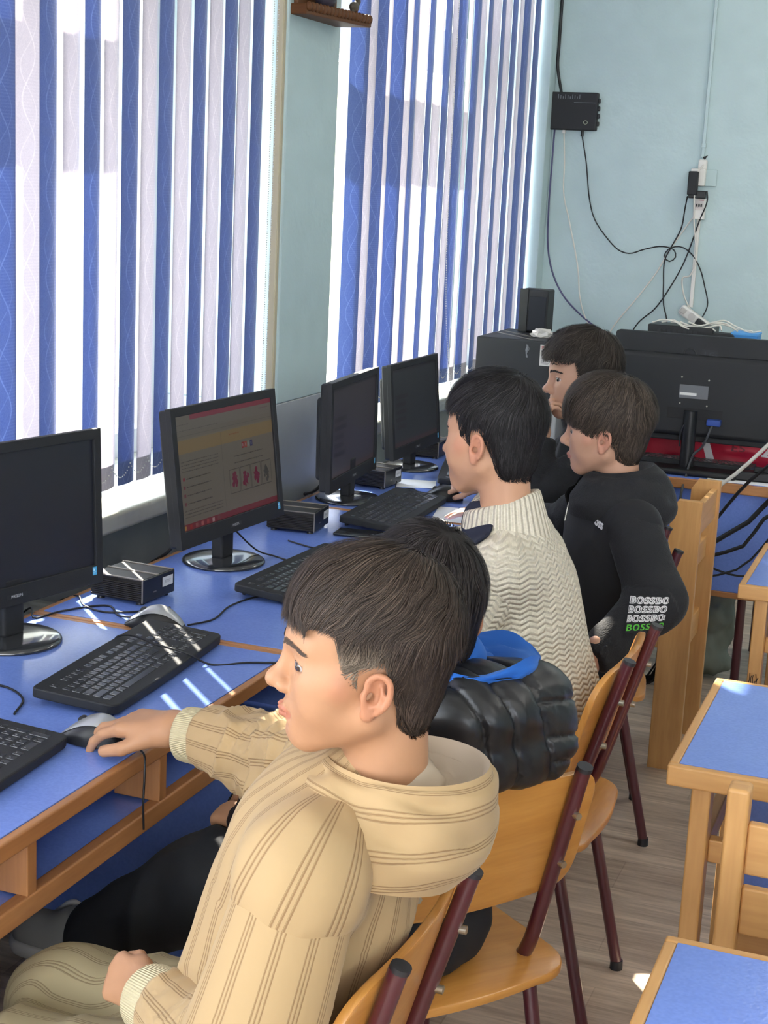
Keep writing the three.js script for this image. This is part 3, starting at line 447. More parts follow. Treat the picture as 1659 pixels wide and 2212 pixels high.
function paper(label, x, z, turn, w = 0.15, d = 0.21, y = 0.7203) { const g = new THREE.BoxGeometry(w, 0.0006, d, 6, 1, 8), p = g.attributes.position; for (let i = 0; i < p.count; i++) p.setY(i, p.getY(i) + 0.0003 + 0.003 * Math.max(0, Math.sin(p.getX(i) * 20 + p.getZ(i) * 13)) * Math.abs(p.getX(i) / w)); g.computeVertexNormals(); const m = single('paper_sheet', g, mPaper, label, 'paper', 'loose white sheets on the desks'); m.position.set(x, y, z); m.rotation.y = turn; return m; }
paper('white sheet on the desk in front of the far mouse', -1.52, -4.42, 0.3, 0.12, 0.13);
paper('white sheet on the desk under the sleeve of the sweater boy', -1.255, -4.05, 0.2, 0.15, 0.2);
const cable = (name, label, pts, r = 0.0021, mat = mCable, grp = 'cables lying on the window desks') => single(name, tubeG(pts, r, Math.max(24, pts.length * 8), 7), mat, label, 'cable', grp);
const dy = 0.7225;
cable('mouse_cable', 'thin black cable running from the silver mouse to the back of the desk', [[-1.515, dy + 0.008, -2.672], [-1.56, dy, -2.69], [-1.62, dy, -2.745], [-1.68, dy, -2.66], [-1.70, dy, -2.59], [-1.725, dy + 0.01, -2.62], [-1.78, 0.70, -2.66]]);
cable('keyboard_cable', 'thin black cable curling left of the finned computer to the desk edge', [[-1.50, dy, -2.80], [-1.545, dy, -2.735], [-1.60, dy, -2.70], [-1.66, dy, -2.72], [-1.715, dy, -2.78], [-1.77, 0.70, -2.80]]);
cable('keyboard_cable', 'thin black cable crossing the sunlit keyboard towards the front boy', [[-1.452, dy, -2.48], [-1.438, 0.752, -2.472], [-1.41, 0.7610, -2.47], [-1.34, 0.7560, -2.455], [-1.285, 0.748, -2.46], [-1.245, dy, -2.49], [-1.19, dy, -2.535], [-1.12, dy, -2.57]]);
cable('keyboard_cable', 'thin black cable running from the nearest keyboard along the desk at left', [[-1.41, dy, -2.09], [-1.44, dy, -2.16], [-1.50, dy, -2.20], [-1.56, dy, -2.20], [-1.64, dy, -2.22]]);
cable('keyboard_cable', 'thin black cable between the silver mouse and the middle keyboard', [[-1.405, dy, -2.70], [-1.38, dy, -2.76], [-1.395, dy, -2.87], [-1.385, dy, -2.95], [-1.37, dy, -2.985]]);
cable('mouse_cable', 'thin black cable in front of the labelled computer to the second mouse', [[-1.54, dy, -3.50], [-1.50, dy, -3.48], [-1.44, dy, -3.46], [-1.40, dy, -3.50], [-1.345, dy + 0.004, -3.53]]);
cable('monitor_cable', 'thin black cable from the lit monitor to the middle keyboard', [[-1.57, 0.80, -3.24], [-1.535, 0.735, -3.31], [-1.50, dy, -3.33], [-1.46, dy, -3.31], [-1.425, dy, -3.29]]);
cable('mouse_cable', 'thin black cable hanging from the near mouse over the desk edge', [[-1.175, dy + 0.004, -2.055], [-1.14, dy, -2.04], [-1.128, 0.718, -2.03], [-1.122, 0.69, -2.02], [-1.119, 0.65, -2.012], [-1.122, 0.60, -2.02]], 0.0018);
cable('monitor_cable', 'black cable behind the lit monitor at the desk back', [[-1.66, 0.86, -3.25], [-1.70, 0.78, -3.22], [-1.72, 0.735, -3.20], [-1.765, 0.70, -3.19]], 0.004);
cable('power_cable', 'black cable drooping behind the leftmost monitor over the radiator', [[-1.71, 0.86, -2.50], [-1.73, 0.77, -2.55], [-1.745, 0.725, -2.58], [-1.79, 0.66, -2.60]], 0.0045);
cable('power_cable', 'black cable behind the pier monitor bent up from its base', [[-1.66, 0.80, -4.06], [-1.69, 0.75, -4.03], [-1.70, 0.745, -3.97], [-1.715, 0.735, -4.05], [-1.735, 0.722, -4.1]], 0.005);
cable('mouse_cable', 'thin black cable from the far computer to the far mouse', [[-1.56, 0.735, -4.35], [-1.54, dy, -4.30], [-1.50, dy, -4.33], [-1.45, dy, -4.26], [-1.415, dy, -4.25]]);
// ---------------------------------------------------------------- implicit surfaces for people and soft things
const smin = (a, b, k) => { const h = Math.max(k - Math.abs(a - b), 0) / k; return Math.min(a, b) - h * h * k * 0.25; };
const smax = (a, b, k) => -smin(-a, -b, k);
function RC(a, b, ra, rb) { // tapered capsule
  const dx = b[0] - a[0], dy = b[1] - a[1], dz = b[2] - a[2], L = dx * dx + dy * dy + dz * dz || 1e-9;
  return (x, y, z) => { const px = x - a[0], py = y - a[1], pz = z - a[2]; let t = (px * dx + py * dy + pz * dz) / L; t = t < 0 ? 0 : t > 1 ? 1 : t; const qx = px - dx * t, qy = py - dy * t, qz = pz - dz * t; return Math.sqrt(qx * qx + qy * qy + qz * qz) - (ra + (rb - ra) * t); };
}
function EL(c, r, e) { // ellipsoid, e = Euler rotation of its axes
  let m = null; if (e) m = new THREE.Matrix4().makeRotationFromEuler(new THREE.Euler(...e)).elements;
  return (x, y, z) => { let a = x - c[0], b = y - c[1], d = z - c[2]; if (m) { const A = m[0] * a + m[1] * b + m[2] * d, B = m[4] * a + m[5] * b + m[6] * d, D = m[8] * a + m[9] * b + m[10] * d; a = A; b = B; d = D; } const k0 = Math.sqrt((a / r[0]) ** 2 + (b / r[1]) ** 2 + (d / r[2]) ** 2), k1 = Math.sqrt((a / (r[0] * r[0])) ** 2 + (b / (r[1] * r[1])) ** 2 + (d / (r[2] * r[2])) ** 2); return k1 > 1e-9 ? k0 * (k0 - 1) / k1 : -Math.min(...r); };
}
function RB(c, b, r, yaw, pitch = 0) { // rounded box turned about y, then tilted; loc() gives its own coordinates
  const q = new THREE.Matrix4().makeRotationFromEuler(new THREE.Euler(pitch, yaw, 0, 'YXZ')).elements, loc = (x, y, z) => { const a = x - c[0], d = y - c[1], e = z - c[2]; return [q[0] * a + q[1] * d + q[2] * e, q[4] * a + q[5] * d + q[6] * e, q[8] * a + q[9] * d + q[10] * e]; };
  const f = (x, y, z) => { const p = loc(x, y, z), u = Math.abs(p[0]) - b[0] + r, v = Math.abs(p[1]) - b[1] + r, w = Math.abs(p[2]) - b[2] + r; return Math.hypot(Math.max(u, 0), Math.max(v, 0), Math.max(w, 0)) + Math.min(Math.max(u, v, w), 0) - r; }; f.loc = loc; return f;
}
class Sdf {
  constructor() { this.p = []; }
  add(f, k = 0.01) { this.p.push([f, k, 0]); return this; }
  sub(f, k = 0.01) { this.p.push([f, k, 1]); return this; }
  and(f, k = 0.01) { this.p.push([f, k, 2]); return this; }
  get f() { const P = this.p; return (x, y, z) => { let d = 1e3; for (let i = 0; i < P.length; i++) { const q = P[i], v = q[0](x, y, z); d = q[2] === 0 ? (d > 900 ? v : smin(d, v, q[1])) : q[2] === 1 ? smax(d, -v, q[1]) : smax(d, v, q[1]); } return d; }; }
}
function net(f, lo, hi, h, disp) { // naive surface nets on a sparse grid
  const n = [0, 1, 2].map((k) => Math.ceil((hi[k] - lo[k]) / h) + 2), [nx, ny, nz] = n, G = new Float32Array(nx * ny * nz).fill(9), B = 6, R = B * h * 0.87 * 1.35 + 0.004;
  const at = (i, j, k) => (k * ny + j) * nx + i;
  for (let bk = 0; bk < nz - 1; bk += B) for (let bj = 0; bj < ny - 1; bj += B) for (let bi = 0; bi < nx - 1; bi += B) {
    const c = f(lo[0] + (bi + B / 2) * h, lo[1] + (bj + B / 2) * h, lo[2] + (bk + B / 2) * h); if (Math.abs(c) > R) { continue; }
    for (let k = bk; k <= Math.min(bk + B, nz - 1); k++) for (let j = bj; j <= Math.min(bj + B, ny - 1); j++) for (let i = bi; i <= Math.min(bi + B, nx - 1); i++) { const a = at(i, j, k); if (G[a] === 9) G[a] = f(lo[0] + i * h, lo[1] + j * h, lo[2] + k * h); }
  }
  const id = new Int32Array(nx * ny * nz).fill(-1), pos = [], idx = [];
  for (let k = 0; k < nz - 1; k++) for (let j = 0; j < ny - 1; j++) for (let i = 0; i < nx - 1; i++) {
    let s = 0, bad = false; const v = []; for (let c = 0; c < 8; c++) { const g = G[at(i + (c & 1), j + ((c >> 1) & 1), k + (c >> 2))]; if (g === 9) { bad = true; break; } v.push(g); if (g < 0) s++; }
    if (bad || s === 0 || s === 8) continue; let X = 0, Y = 0, Z = 0, N = 0;
    for (let c = 0; c < 8; c++) for (const b of [1, 2, 4]) { if (c & b) continue; const d = c | b; if ((v[c] < 0) === (v[d] < 0)) continue; const t = v[c] / (v[c] - v[d]); X += (c & 1) + (b === 1 ? t : 0); Y += ((c >> 1) & 1) + (b === 2 ? t : 0); Z += (c >> 2) + (b === 4 ? t : 0); N++; }
    id[at(i, j, k)] = pos.length / 3; pos.push(lo[0] + (i + X / N) * h, lo[1] + (j + Y / N) * h, lo[2] + (k + Z / N) * h);
  }
  const quad = (a, b, c, d, flip) => { if (a < 0 || b < 0 || c < 0 || d < 0) return; if (flip) idx.push(a, c, b, a, d, c); else idx.push(a, b, c, a, c, d); };
  for (let k = 1; k < nz - 1; k++) for (let j = 1; j < ny - 1; j++) for (let i = 1; i < nx - 1; i++) {
    const g = G[at(i, j, k)]; if (g === 9) continue; const s = g < 0;
    const gx = G[at(i + 1, j, k)], gy = G[at(i, j + 1, k)], gz = G[at(i, j, k + 1)];
    if (gx !== 9 && (gx < 0) !== s) quad(id[at(i, j - 1, k - 1)], id[at(i, j, k - 1)], id[at(i, j, k)], id[at(i, j - 1, k)], !s);
    if (gy !== 9 && (gy < 0) !== s) quad(id[at(i - 1, j, k - 1)], id[at(i - 1, j, k)], id[at(i, j, k)], id[at(i, j, k - 1)], !s);
    if (gz !== 9 && (gz < 0) !== s) quad(id[at(i - 1, j - 1, k)], id[at(i, j - 1, k)], id[at(i, j, k)], id[at(i - 1, j, k)], !s);
  }
  const g = new THREE.BufferGeometry(); g.setAttribute('position', new THREE.Float32BufferAttribute(pos, 3)); g.setIndex(idx); g.computeVertexNormals();
  if (disp) { const p = g.attributes.position, m = g.attributes.normal; for (let i = 0; i < p.count; i++) { const x = p.getX(i), y = p.getY(i), z = p.getZ(i), d = disp(x, y, z, m.getX(i), m.getY(i), m.getZ(i)); p.setXYZ(i, x + m.getX(i) * d, y + m.getY(i) * d, z + m.getZ(i) * d); } g.computeVertexNormals(); }
  return g;
}
function colored(g, fn) { const p = g.attributes.position, n = g.attributes.normal, c = new Float32Array(p.count * 3); for (let i = 0; i < p.count; i++) { const q = fn(p.getX(i), p.getY(i), p.getZ(i), n.getX(i), n.getY(i), n.getZ(i)); c.set(q, i * 3); } g.setAttribute('color', new THREE.BufferAttribute(c, 3)); return g; }
// uv around a chain of bones: u = metres round the bone, v = metres along it; seams resolved per triangle
function boneUV(g0, chain, ref = V(0, 1, 0)) {
  const pts = chain.map((p) => V(...p)), seg = []; let s0 = 0;
  for (let i = 0; i < pts.length - 1; i++) { const d = pts[i + 1].clone().sub(pts[i]), l = d.length(); d.normalize(); const a = ref.clone().addScaledVector(d, -ref.dot(d)).normalize(), b = d.clone().cross(a); seg.push({ o: pts[i], d, a, b, l, s0 }); s0 += l; }
  const p0 = g0.attributes.position, n = p0.count, A = new Float32Array(n), S = new Float32Array(n), Rr = new Float32Array(n), q = V(0, 0, 0);
  for (let i = 0; i < n; i++) { q.fromBufferAttribute(p0, i); let best = 1e9, k = seg[0], tt = 0; for (const s of seg) { const r = q.clone().sub(s.o), t = clamp(r.dot(s.d), 0, s.l), D = r.addScaledVector(s.d, -t).length(); if (D < best) { best = D; k = s; tt = t; } } const r = q.clone().sub(k.o), t = r.dot(k.d); r.addScaledVector(k.d, -t); A[i] = Math.atan2(r.dot(k.b), r.dot(k.a)); S[i] = k.s0 + t; Rr[i] = r.length(); }
  const ix = g0.index.array, out = new THREE.BufferGeometry(), P = new Float32Array(ix.length * 3), N = new Float32Array(ix.length * 3), UVs = new Float32Array(ix.length * 2), nn = g0.attributes.normal, rad = Rr.reduce((a, b) => a + b, 0) / n;
  for (let t = 0; t < ix.length; t += 3) { const a0 = A[ix[t]]; for (let k = 0; k < 3; k++) { const i = ix[t + k]; let a = A[i]; if (a - a0 > Math.PI) a -= 2 * Math.PI; if (a0 - a > Math.PI) a += 2 * Math.PI; P.set([p0.getX(i), p0.getY(i), p0.getZ(i)], (t + k) * 3); N.set([nn.getX(i), nn.getY(i), nn.getZ(i)], (t + k) * 3); UVs[(t + k) * 2] = a * rad; UVs[(t + k) * 2 + 1] = S[i]; } }
  out.setAttribute('position', new THREE.BufferAttribute(P, 3)); out.setAttribute('normal', new THREE.BufferAttribute(N, 3)); out.setAttribute('uv', new THREE.BufferAttribute(UVs, 2)); return out;
}
const ridge = (x, y, z) => { const n = 1 - Math.abs(noise3(x, y, z)); return n * n; };

// ---------------------------------------------------------------- head, in its own frame: x = person's left, y up, z forward, metres
const slit = (i, o) => EL([i * 0.0370, -0.0008, 0.0745], [0.0132, o.eye ?? 0.0042, 0.0125], [0, i * 0.30, i * -0.04]);
function headField(o) {
  const s = new Sdf(), m = (f) => [f(-1), f(1)], ck = o.cheek ?? 1, nz = o.nose ?? 1;
  s.add(EL([0, 0.028, -0.014], [0.0725, 0.080, 0.091]), 0.01).add(EL([0, 0.030, 0.028], [0.060, 0.058, 0.054]), 0.03).add(EL([0, -0.030, 0.026], [0.056, 0.068, 0.050]), 0.03);
  for (const i of [-1, 1]) s.add(RC([i * 0.050, -0.05, -0.006], [i * 0.014, -0.088, 0.056], 0.021, 0.017), 0.03).add(EL([i * 0.034, -0.036, 0.046], [0.029 * ck, 0.032, 0.028]), 0.024).add(RC([i * 0.040, 0.020, 0.058], [i * 0.010, 0.016, 0.074], 0.010, 0.010), 0.016).add(RC([i * 0.056, -0.012, 0.030], [i * 0.042, -0.014, 0.055], 0.016, 0.013), 0.022);
  s.add(EL([0, -0.089, 0.059], [0.022, 0.017, 0.016]), 0.02).add(EL([0, -0.062, 0.063], [0.030, 0.026, 0.022]), 0.02);
  s.add(RC([0, -0.055, -0.030], [0.0, -0.17, -0.036], 0.047, 0.050), 0.022);
  for (const i of [-1, 1]) s.sub(EL([i * 0.032, 0.000, 0.091], [0.019, 0.0115, 0.017]), 0.014);
  // nose
  s.add(RC([0, 0.012, 0.076], [0, -0.024, 0.094], 0.0075, 0.0085), 0.012).add(EL([0, -0.030, 0.0985 + 0.004 * (nz - 1)], [0.0108 * nz, 0.0098, 0.0108]), 0.010);
  for (const i of [-1, 1]) s.add(EL([i * 0.0115, -0.035, 0.087], [0.0075, 0.0072, 0.0095]), 0.006).sub(EL([i * 0.006, -0.0415, 0.0935], [0.0032, 0.0028, 0.0046]), 0.002);
  // eyes: lids round the ball, opened by a slit
  for (const i of [-1, 1]) s.add(EL([i * 0.0325, -0.001, 0.0650], [0.0145, 0.0135, 0.0140]), 0.005).sub(slit(i, o), 0.0012).add(RC([i * 0.0465, 0.0035, 0.0655], [i * 0.022, 0.0060, 0.0775], 0.0020, 0.0020), 0.003);
  // mouth
  s.sub(RC([-0.022, -0.0655, 0.082], [0.022, -0.0655, 0.082], 0.0035, 0.0035), 0.008);
  for (const i of [-1, 1]) s.add(RC([i * 0.0205, -0.0655, 0.0755], [i * 0.004, -0.0612, 0.0895], 0.0024, 0.0044), 0.004);
  s.sub(EL([0, -0.0660, 0.094], [0.021, 0.0010, 0.016]), 0.0012);
  for (const i of [-1, 1]) s.add(RC([i * 0.018, -0.0680, 0.0755], [0, -0.0710, 0.0868], 0.0026, 0.0050), 0.0035);
  s.sub(EL([0, -0.0660, 0.0985], [0.020, 0.0007, 0.017]), 0.001);
  s.sub(EL([0, -0.0525, 0.0915], [0.003, 0.008, 0.004]), 0.005).sub(EL([0, -0.0800, 0.086], [0.018, 0.0045, 0.008]), 0.008);
  // ears
  for (const i of [-1, 1]) {
    const E = (x, y, z) => { const c = 0.88 * Math.cos(0.22), s1 = 0.88 * Math.sin(0.22); return [i * (0.0705 + x), -0.017 + y * c + z * s1, -0.010 - y * s1 + z * c]; }, rot = [-0.22, i * 0.35, 0];
    s.add(EL(E(0.004, 0, 0), [0.006, 0.0255, 0.0155], rot), 0.006).sub(EL(E(0.0125, 0.003, 0.001), [0.0075, 0.019, 0.0102], rot), 0.003);
    const C = new THREE.CatmullRomCurve3([[0.006, 0.006, 0.012], [0.0085, 0.020, 0.0125], [0.010, 0.029, 0.003], [0.012, 0.026, -0.010], [0.0125, 0.011, -0.0165], [0.011, -0.007, -0.0155], [0.008, -0.020, -0.008]].map((p) => V(...p))).getPoints(14).map((p) => p.toArray()); for (let k = 0; k < C.length - 1; k++) s.add(RC(E(...C[k]), E(...C[k + 1]), 0.0034, 0.0034), 0.0022);
    const D = [[0.008, 0.014, -0.005], [0.009, 0.004, -0.009], [0.008, -0.010, -0.008], [0.007, -0.014, 0.0]]; for (let k = 0; k < 3; k++) s.add(RC(E(...D[k]), E(...D[k + 1]), 0.0026, 0.0028), 0.003);
    s.add(EL(E(0.005, -0.026, 0.002), [0.005, 0.0085, 0.008]), 0.004).add(EL(E(0.004, -0.004, 0.0135), [0.004, 0.0055, 0.004]), 0.003).sub(EL(E(0.004, -0.003, 0.005), [0.006, 0.0055, 0.0045]), 0.003);
  }
  return s;
}
const headCache = {};
function headGeo(o, h, tone) {
  const f = headField(o).f, g = net(f, [-0.095, -0.19, -0.125], [0.095, 0.125, 0.12], h);
  return colored(g, (x, y, z) => {
    const lip = z > 0.06 ? sstep(0.0035, 0.0005, Math.abs(((x / 0.021) ** 2 + ((y + 0.0662) / 0.0078) ** 2 - 1) * 0.008) * (((x / 0.021) ** 2 + ((y + 0.0662) / 0.0078) ** 2) < 1 ? 0 : 1)) : 0;
    const ear = sstep(0.068, 0.078, Math.abs(x)) * sstep(0.03, -0.0, Math.abs(y + 0.016) - 0.02), n = noise3(x * 60, y * 60, z * 60) * 0.02 + noise3(x * 300, y * 300, z * 300) * 0.012;
    let lash = 0; if (z > 0.05) { const d = slit(Math.sign(x) || 1, o)(x, y, z); if (d > -0.0006 && d < 0.0017 && y > -0.0035) lash = y > 0 ? 0.85 : 0.35; }
    if (lash) return tone.map((t) => mix(t, 0.02, lash));
    return [tone[0] * (1 + n) * (1 - 0.10 * lip), tone[1] * (1 + n) * (1 - 0.36 * lip - 0.16 * ear), tone[2] * (1 + n) * (1 - 0.30 * lip - 0.14 * ear)];
  });
}
function poly2(P) { return (a, b) => { let d = 1e9, s = 1; for (let i = 0, j = P.length - 1; i < P.length; j = i++) { const e0 = P[j][0] - P[i][0], e1 = P[j][1] - P[i][1], w0 = a - P[i][0], w1 = b - P[i][1], t = clamp((w0 * e0 + w1 * e1) / (e0 * e0 + e1 * e1)), q0 = w0 - e0 * t, q1 = w1 - e1 * t; d = Math.min(d, q0 * q0 + q1 * q1); const c1 = b >= P[i][1], c2 = b < P[j][1], c3 = e0 * w1 > e1 * w0; if ((c1 && c2 && c3) || (!c1 && !c2 && !c3)) s = -s; } return s * Math.sqrt(d); }; }
const HAIRLINE = [[0.079, 0.062], [0.064, 0.046], [0.048, 0.040], [0.036, 0.022], [0.024, 0.006], [0.013, -0.010], [0.006, 0.010], [-0.006, 0.020], [-0.024, 0.014], [-0.032, -0.010], [-0.036, -0.040], [-0.048, -0.072], [-0.16, -0.085], [-0.16, 0.16], [0.14, 0.16], [0.12, 0.075]];
// hair: a shell over the scalp plus combed strands; o.style sets lengths and flow
function hairGeo(o, seed) {
  const st = o.style, line = poly2(st.line || HAIRLINE), head = headField(o).f, R = rng(seed);
  const s = new Sdf(); s.add(EL([0, 0.036, -0.016], [0.0755 + st.side, 0.082 + st.top, 0.094 + st.back]), 0.01).add(EL([0, 0.055, 0.018], [0.062 + st.side * 0.6, 0.052 + st.top, 0.058 + st.front]), 0.03).add(EL([0, -0.03, -0.050], [0.058 + st.side * 0.5, 0.06, 0.042 + st.back * 0.6]), 0.02);
  const vol = s.f, shell = (x, y, z) => smax(vol(x, y, z) + 0.002 * noise3(x * 60, y * 40, z * 60), line(z, y), 0.008);
  const g0 = net(shell, [-0.11, -0.12, -0.15], [0.11, 0.16, 0.13], 0.004), p = g0.attributes.position, nn = g0.attributes.normal, cap = g0.toNonIndexed();
  const base = st.color, pos = [], nor = [], col = []; const push = (v, c, n) => { pos.push(v.x, v.y, v.z); nor.push(n.x, n.y, n.z); col.push(c[0], c[1], c[2]); };
  const grad = (f, q) => { const e = 0.0015, d = V(f(q.x + e, q.y, q.z) - f(q.x - e, q.y, q.z), f(q.x, q.y + e, q.z) - f(q.x, q.y - e, q.z), f(q.x, q.y, q.z + e) - f(q.x, q.y, q.z - e)); return d.normalize(); };
  const crown = V(...(st.crown || [0.008, 0.105, -0.062])), q = V(0, 0, 0), nrm = V(0, 0, 0); let made = 0, tries = 0;
  while (made < st.count && tries++ < st.count * 6) {
    const i = Math.floor(R() * p.count); q.fromBufferAttribute(p, i); nrm.fromBufferAttribute(nn, i); if (line(q.z, q.y) > -0.001) continue; if (q.x < -0.02 && st.onlyLeft) continue;
    const up = sstep(0.01, 0.075, q.y), frontness = sstep(-0.02, 0.06, q.z) * up, L = mix(st.lenSide, mix(st.lenTop, st.lenFront, frontness), up) * (0.6 + 0.7 * R()), layer = -0.003 + 0.006 * R() * (0.4 + up);
    const clump = Math.floor(hash3(Math.floor(q.x * 90), Math.floor(q.y * 90), Math.floor(q.z * 90)) * 1e4), cj = V(hash3(clump, 1, 2) - 0.5, hash3(clump, 3, 4) - 0.5, hash3(clump, 5, 6) - 0.5);
    let c = q.clone(), d = V(0, 0, 0); const n = 7, ds = L / n, P = [c.clone()];
    for (let k = 0; k < n; k++) {
      const g = grad(vol, c); d.copy(c).sub(crown); d.y -= st.fall * (1 - up * 0.6); d.normalize(); if (st.flow) d.add(V(...st.flow(c.x, c.y, c.z))); { const w = 55, a1 = noise3(c.x * w + 7, c.y * w, c.z * w), a2 = noise3(c.x * w, c.y * w + 31, c.z * w), a3 = noise3(c.x * w, c.y * w, c.z * w + 17); d.add(V(a1, a2, a3).multiplyScalar(st.messy * 1.3)); } d.addScaledVector(cj, st.messy * 1.2).add(V(R() - 0.5, R() - 0.5, R() - 0.5).multiplyScalar(st.messy * 0.5)); d.addScaledVector(g, -d.dot(g)).normalize();
      c.addScaledVector(d, ds); const out = vol(c.x, c.y, c.z), hd = head(c.x, c.y, c.z); c.addScaledVector(g, (layer + st.lift * (k / n) * frontness - out) * 0.7); if (hd < 0.002) c.addScaledVector(grad(head, c), 0.0025 - hd); if (line(c.z, c.y) > (st.over ? st.over(c.x, c.y, c.z) : 0.006) * (0.4 + hash3(clump, 9, 9) + 0.3 * R())) break; P.push(c.clone());
    }
    if (P.length < 3) continue; const n2 = P.length - 1;
    const tone = Math.exp((R() - 0.5) * 1.3 + (hash3(clump, 7, 8) - 0.5) * 0.5), w = st.width * (0.6 + 0.8 * R());
    for (let k = 0; k < n2; k++) { const a = P[k], b = P[k + 1], g = grad(vol, a), t = b.clone().sub(a).normalize(), sd = t.clone().cross(g).normalize(), wa = w * Math.sin(Math.PI * (0.12 + 0.80 * k / n2)) , wb = w * Math.sin(Math.PI * (0.12 + 0.80 * (k + 1) / n2)), A0 = a.clone().addScaledVector(sd, wa), A1 = a.clone().addScaledVector(sd, -wa), B0 = b.clone().addScaledVector(sd, wb), B1 = b.clone().addScaledVector(sd, -wb), cc = st.tone ? st.tone(b.x, b.y, b.z, base) : base, C = [cc[0] * tone, cc[1] * tone, cc[2] * tone], n0 = g.clone().addScaledVector(sd, 0.5).normalize(), n1 = g.clone().addScaledVector(sd, -0.5).normalize(); push(A0, C, n0); push(B0, C, n0); push(A1, C, n1); push(A1, C, n1); push(B0, C, n0); push(B1, C, n1); }
    made++;
  }
  const cp = cap.attributes.position, cn = cap.attributes.normal, v = V(0, 0, 0), w = V(0, 0, 0);
  for (let i = 0; i < cp.count; i++) { v.fromBufferAttribute(cp, i); w.fromBufferAttribute(cn, i); v.addScaledVector(w, -0.0025); const cc = st.tone ? st.tone(v.x, v.y, v.z, base) : base; push(v, cc.map((a) => a * 0.8), w); }
  const g = new THREE.BufferGeometry(); g.setAttribute('position', new THREE.Float32BufferAttribute(pos, 3)); g.setAttribute('normal', new THREE.Float32BufferAttribute(nor, 3)); g.setAttribute('color', new THREE.Float32BufferAttribute(col, 3)); return g;
}
function browGeo(side, seed, col, o) { const R = rng(seed), pos = [], c = [], hf = headField(o).f, stick = (p) => { for (let k = 0; k < 3; k++) { const e = 0.001, d = hf(...p) - 0.0009, g = V(hf(p[0] + e, p[1], p[2]) - hf(p[0] - e, p[1], p[2]), hf(p[0], p[1] + e, p[2]) - hf(p[0], p[1] - e, p[2]), hf(p[0], p[1], p[2] + e) - hf(p[0], p[1], p[2] - e)).normalize(); p = [p[0] - g.x * d, p[1] - g.y * d, p[2] - g.z * d]; } return p; }; for (let k = 0; k < 210; k++) { const t = R(), x = side * mix(0.010, 0.048, t), y = 0.0185 + 0.006 * Math.sin(t * 2.4) - 0.004 * t + (R() - 0.5) * 0.0055 * (1 - 0.5 * t), z = mix(0.0865, 0.064, t * t) + 0.0015, L = 0.007, dx = side * L * mix(0.4, 0.95, t), dy = L * mix(0.8, -0.1, t), dz = -L * 0.6 * t; const a = stick([x, y, z]), b = stick([x + dx, y + dy, z + dz]), w = 0.0006; pos.push(a[0], a[1] - w, a[2], b[0], b[1], b[2], a[0], a[1] + w, a[2] + 0.0004); for (let i = 0; i < 3; i++) c.push(...col); } const g = new THREE.BufferGeometry(); g.setAttribute('position', new THREE.Float32BufferAttribute(pos, 3)); g.setAttribute('color', new THREE.Float32BufferAttribute(c, 3)); g.computeVertexNormals(); return g; }
function eyeGeo(side, gaze = [0, 0]) { const g = new THREE.SphereGeometry(0.0124, 36, 24); g.rotateX(Math.PI / 2); colored(g, (x, y, z) => { const r = Math.acos(clamp(z / 0.0124, -1, 1)); return r < 0.2 ? [0.005, 0.005, 0.005] : r < 0.52 ? [0.045, 0.022, 0.012] : r < 0.56 ? [0.02, 0.012, 0.01] : [0.50, 0.44, 0.41]; }); g.rotateX(gaze[1]).rotateY(gaze[0] + side * 0.36); g.translate(side * 0.0325, -0.0012, 0.0652); return g; }
// ---------------------------------------------------------------- hands: f = finger direction, n = back of the hand, t = towards the thumb
function handField(W, f, n, t, curls, sc = 1, thumb = [0.5, 0.35]) {
  const F = V(...f).normalize(), N = V(...n); N.addScaledVector(F, -N.dot(F)).normalize(); const T = F.clone().cross(N); if (T.dot(V(...t)) < 0) T.negate();
  const o = V(...W), at = (a, b, c) => o.clone().addScaledVector(F, a * sc).addScaledVector(T, b * sc).addScaledVector(N, c * sc), A = (v) => v.toArray(), s = new Sdf();
  s.add(RC(A(at(-0.05, 0, 0)), A(at(0.005, 0, 0)), 0.0225 * sc, 0.022 * sc), 0.01);
  for (const b of [0.024, 0.009, -0.007, -0.022]) s.add(RC(A(at(0.008, b * 0.62, 0)), A(at(0.074 - Math.abs(b - 0.009) * 0.28, b, 0.002)), 0.0145 * sc, 0.0102 * sc), 0.014);
  s.add(RC(A(at(0.01, 0.016, -0.006)), A(at(0.04, 0.027, -0.008)), 0.014 * sc, 0.011 * sc), 0.012);
  const len = [0.064, 0.072, 0.067, 0.052], off = [0.024, 0.009, -0.007, -0.022], rad = [0.0082, 0.0085, 0.0080, 0.0070];
  for (let k = 0; k < 4; k++) {
    let p = at(0.074 - Math.abs(off[k] - 0.009) * 0.28, off[k], 0.002), a = 0; const sp = (off[k] - 0.002) * 3.2; const c = curls[k], tipsd = [];
    [0.46, 0.30, 0.24].forEach((l, j) => { a += c[j]; const d = F.clone().multiplyScalar(Math.cos(a)).addScaledVector(N, -Math.sin(a)).addScaledVector(T, sp * Math.cos(a)).normalize(), q = p.clone().addScaledVector(d, len[k] * l * sc); s.add(RC(A(p), A(q), rad[k] * (1 - 0.10 * j) * sc, rad[k] * (0.92 - 0.12 * j) * sc), j ? 0.003 : 0.007); p = q; });
  }
  { let p = at(0.034, 0.027, -0.008); const d1 = F.clone().multiplyScalar(0.75).addScaledVector(T, thumb[0]).addScaledVector(N, -0.22).normalize(), q = p.clone().addScaledVector(d1, 0.032 * sc), d2 = F.clone().addScaledVector(T, thumb[1] - 0.35).addScaledVector(N, -0.16).normalize(), r = q.clone().addScaledVector(d2, 0.026 * sc); s.add(RC(A(p), A(q), 0.0108 * sc, 0.0092 * sc), 0.008).add(RC(A(q), A(r), 0.0092 * sc, 0.0078 * sc), 0.003); }
  return s;
}
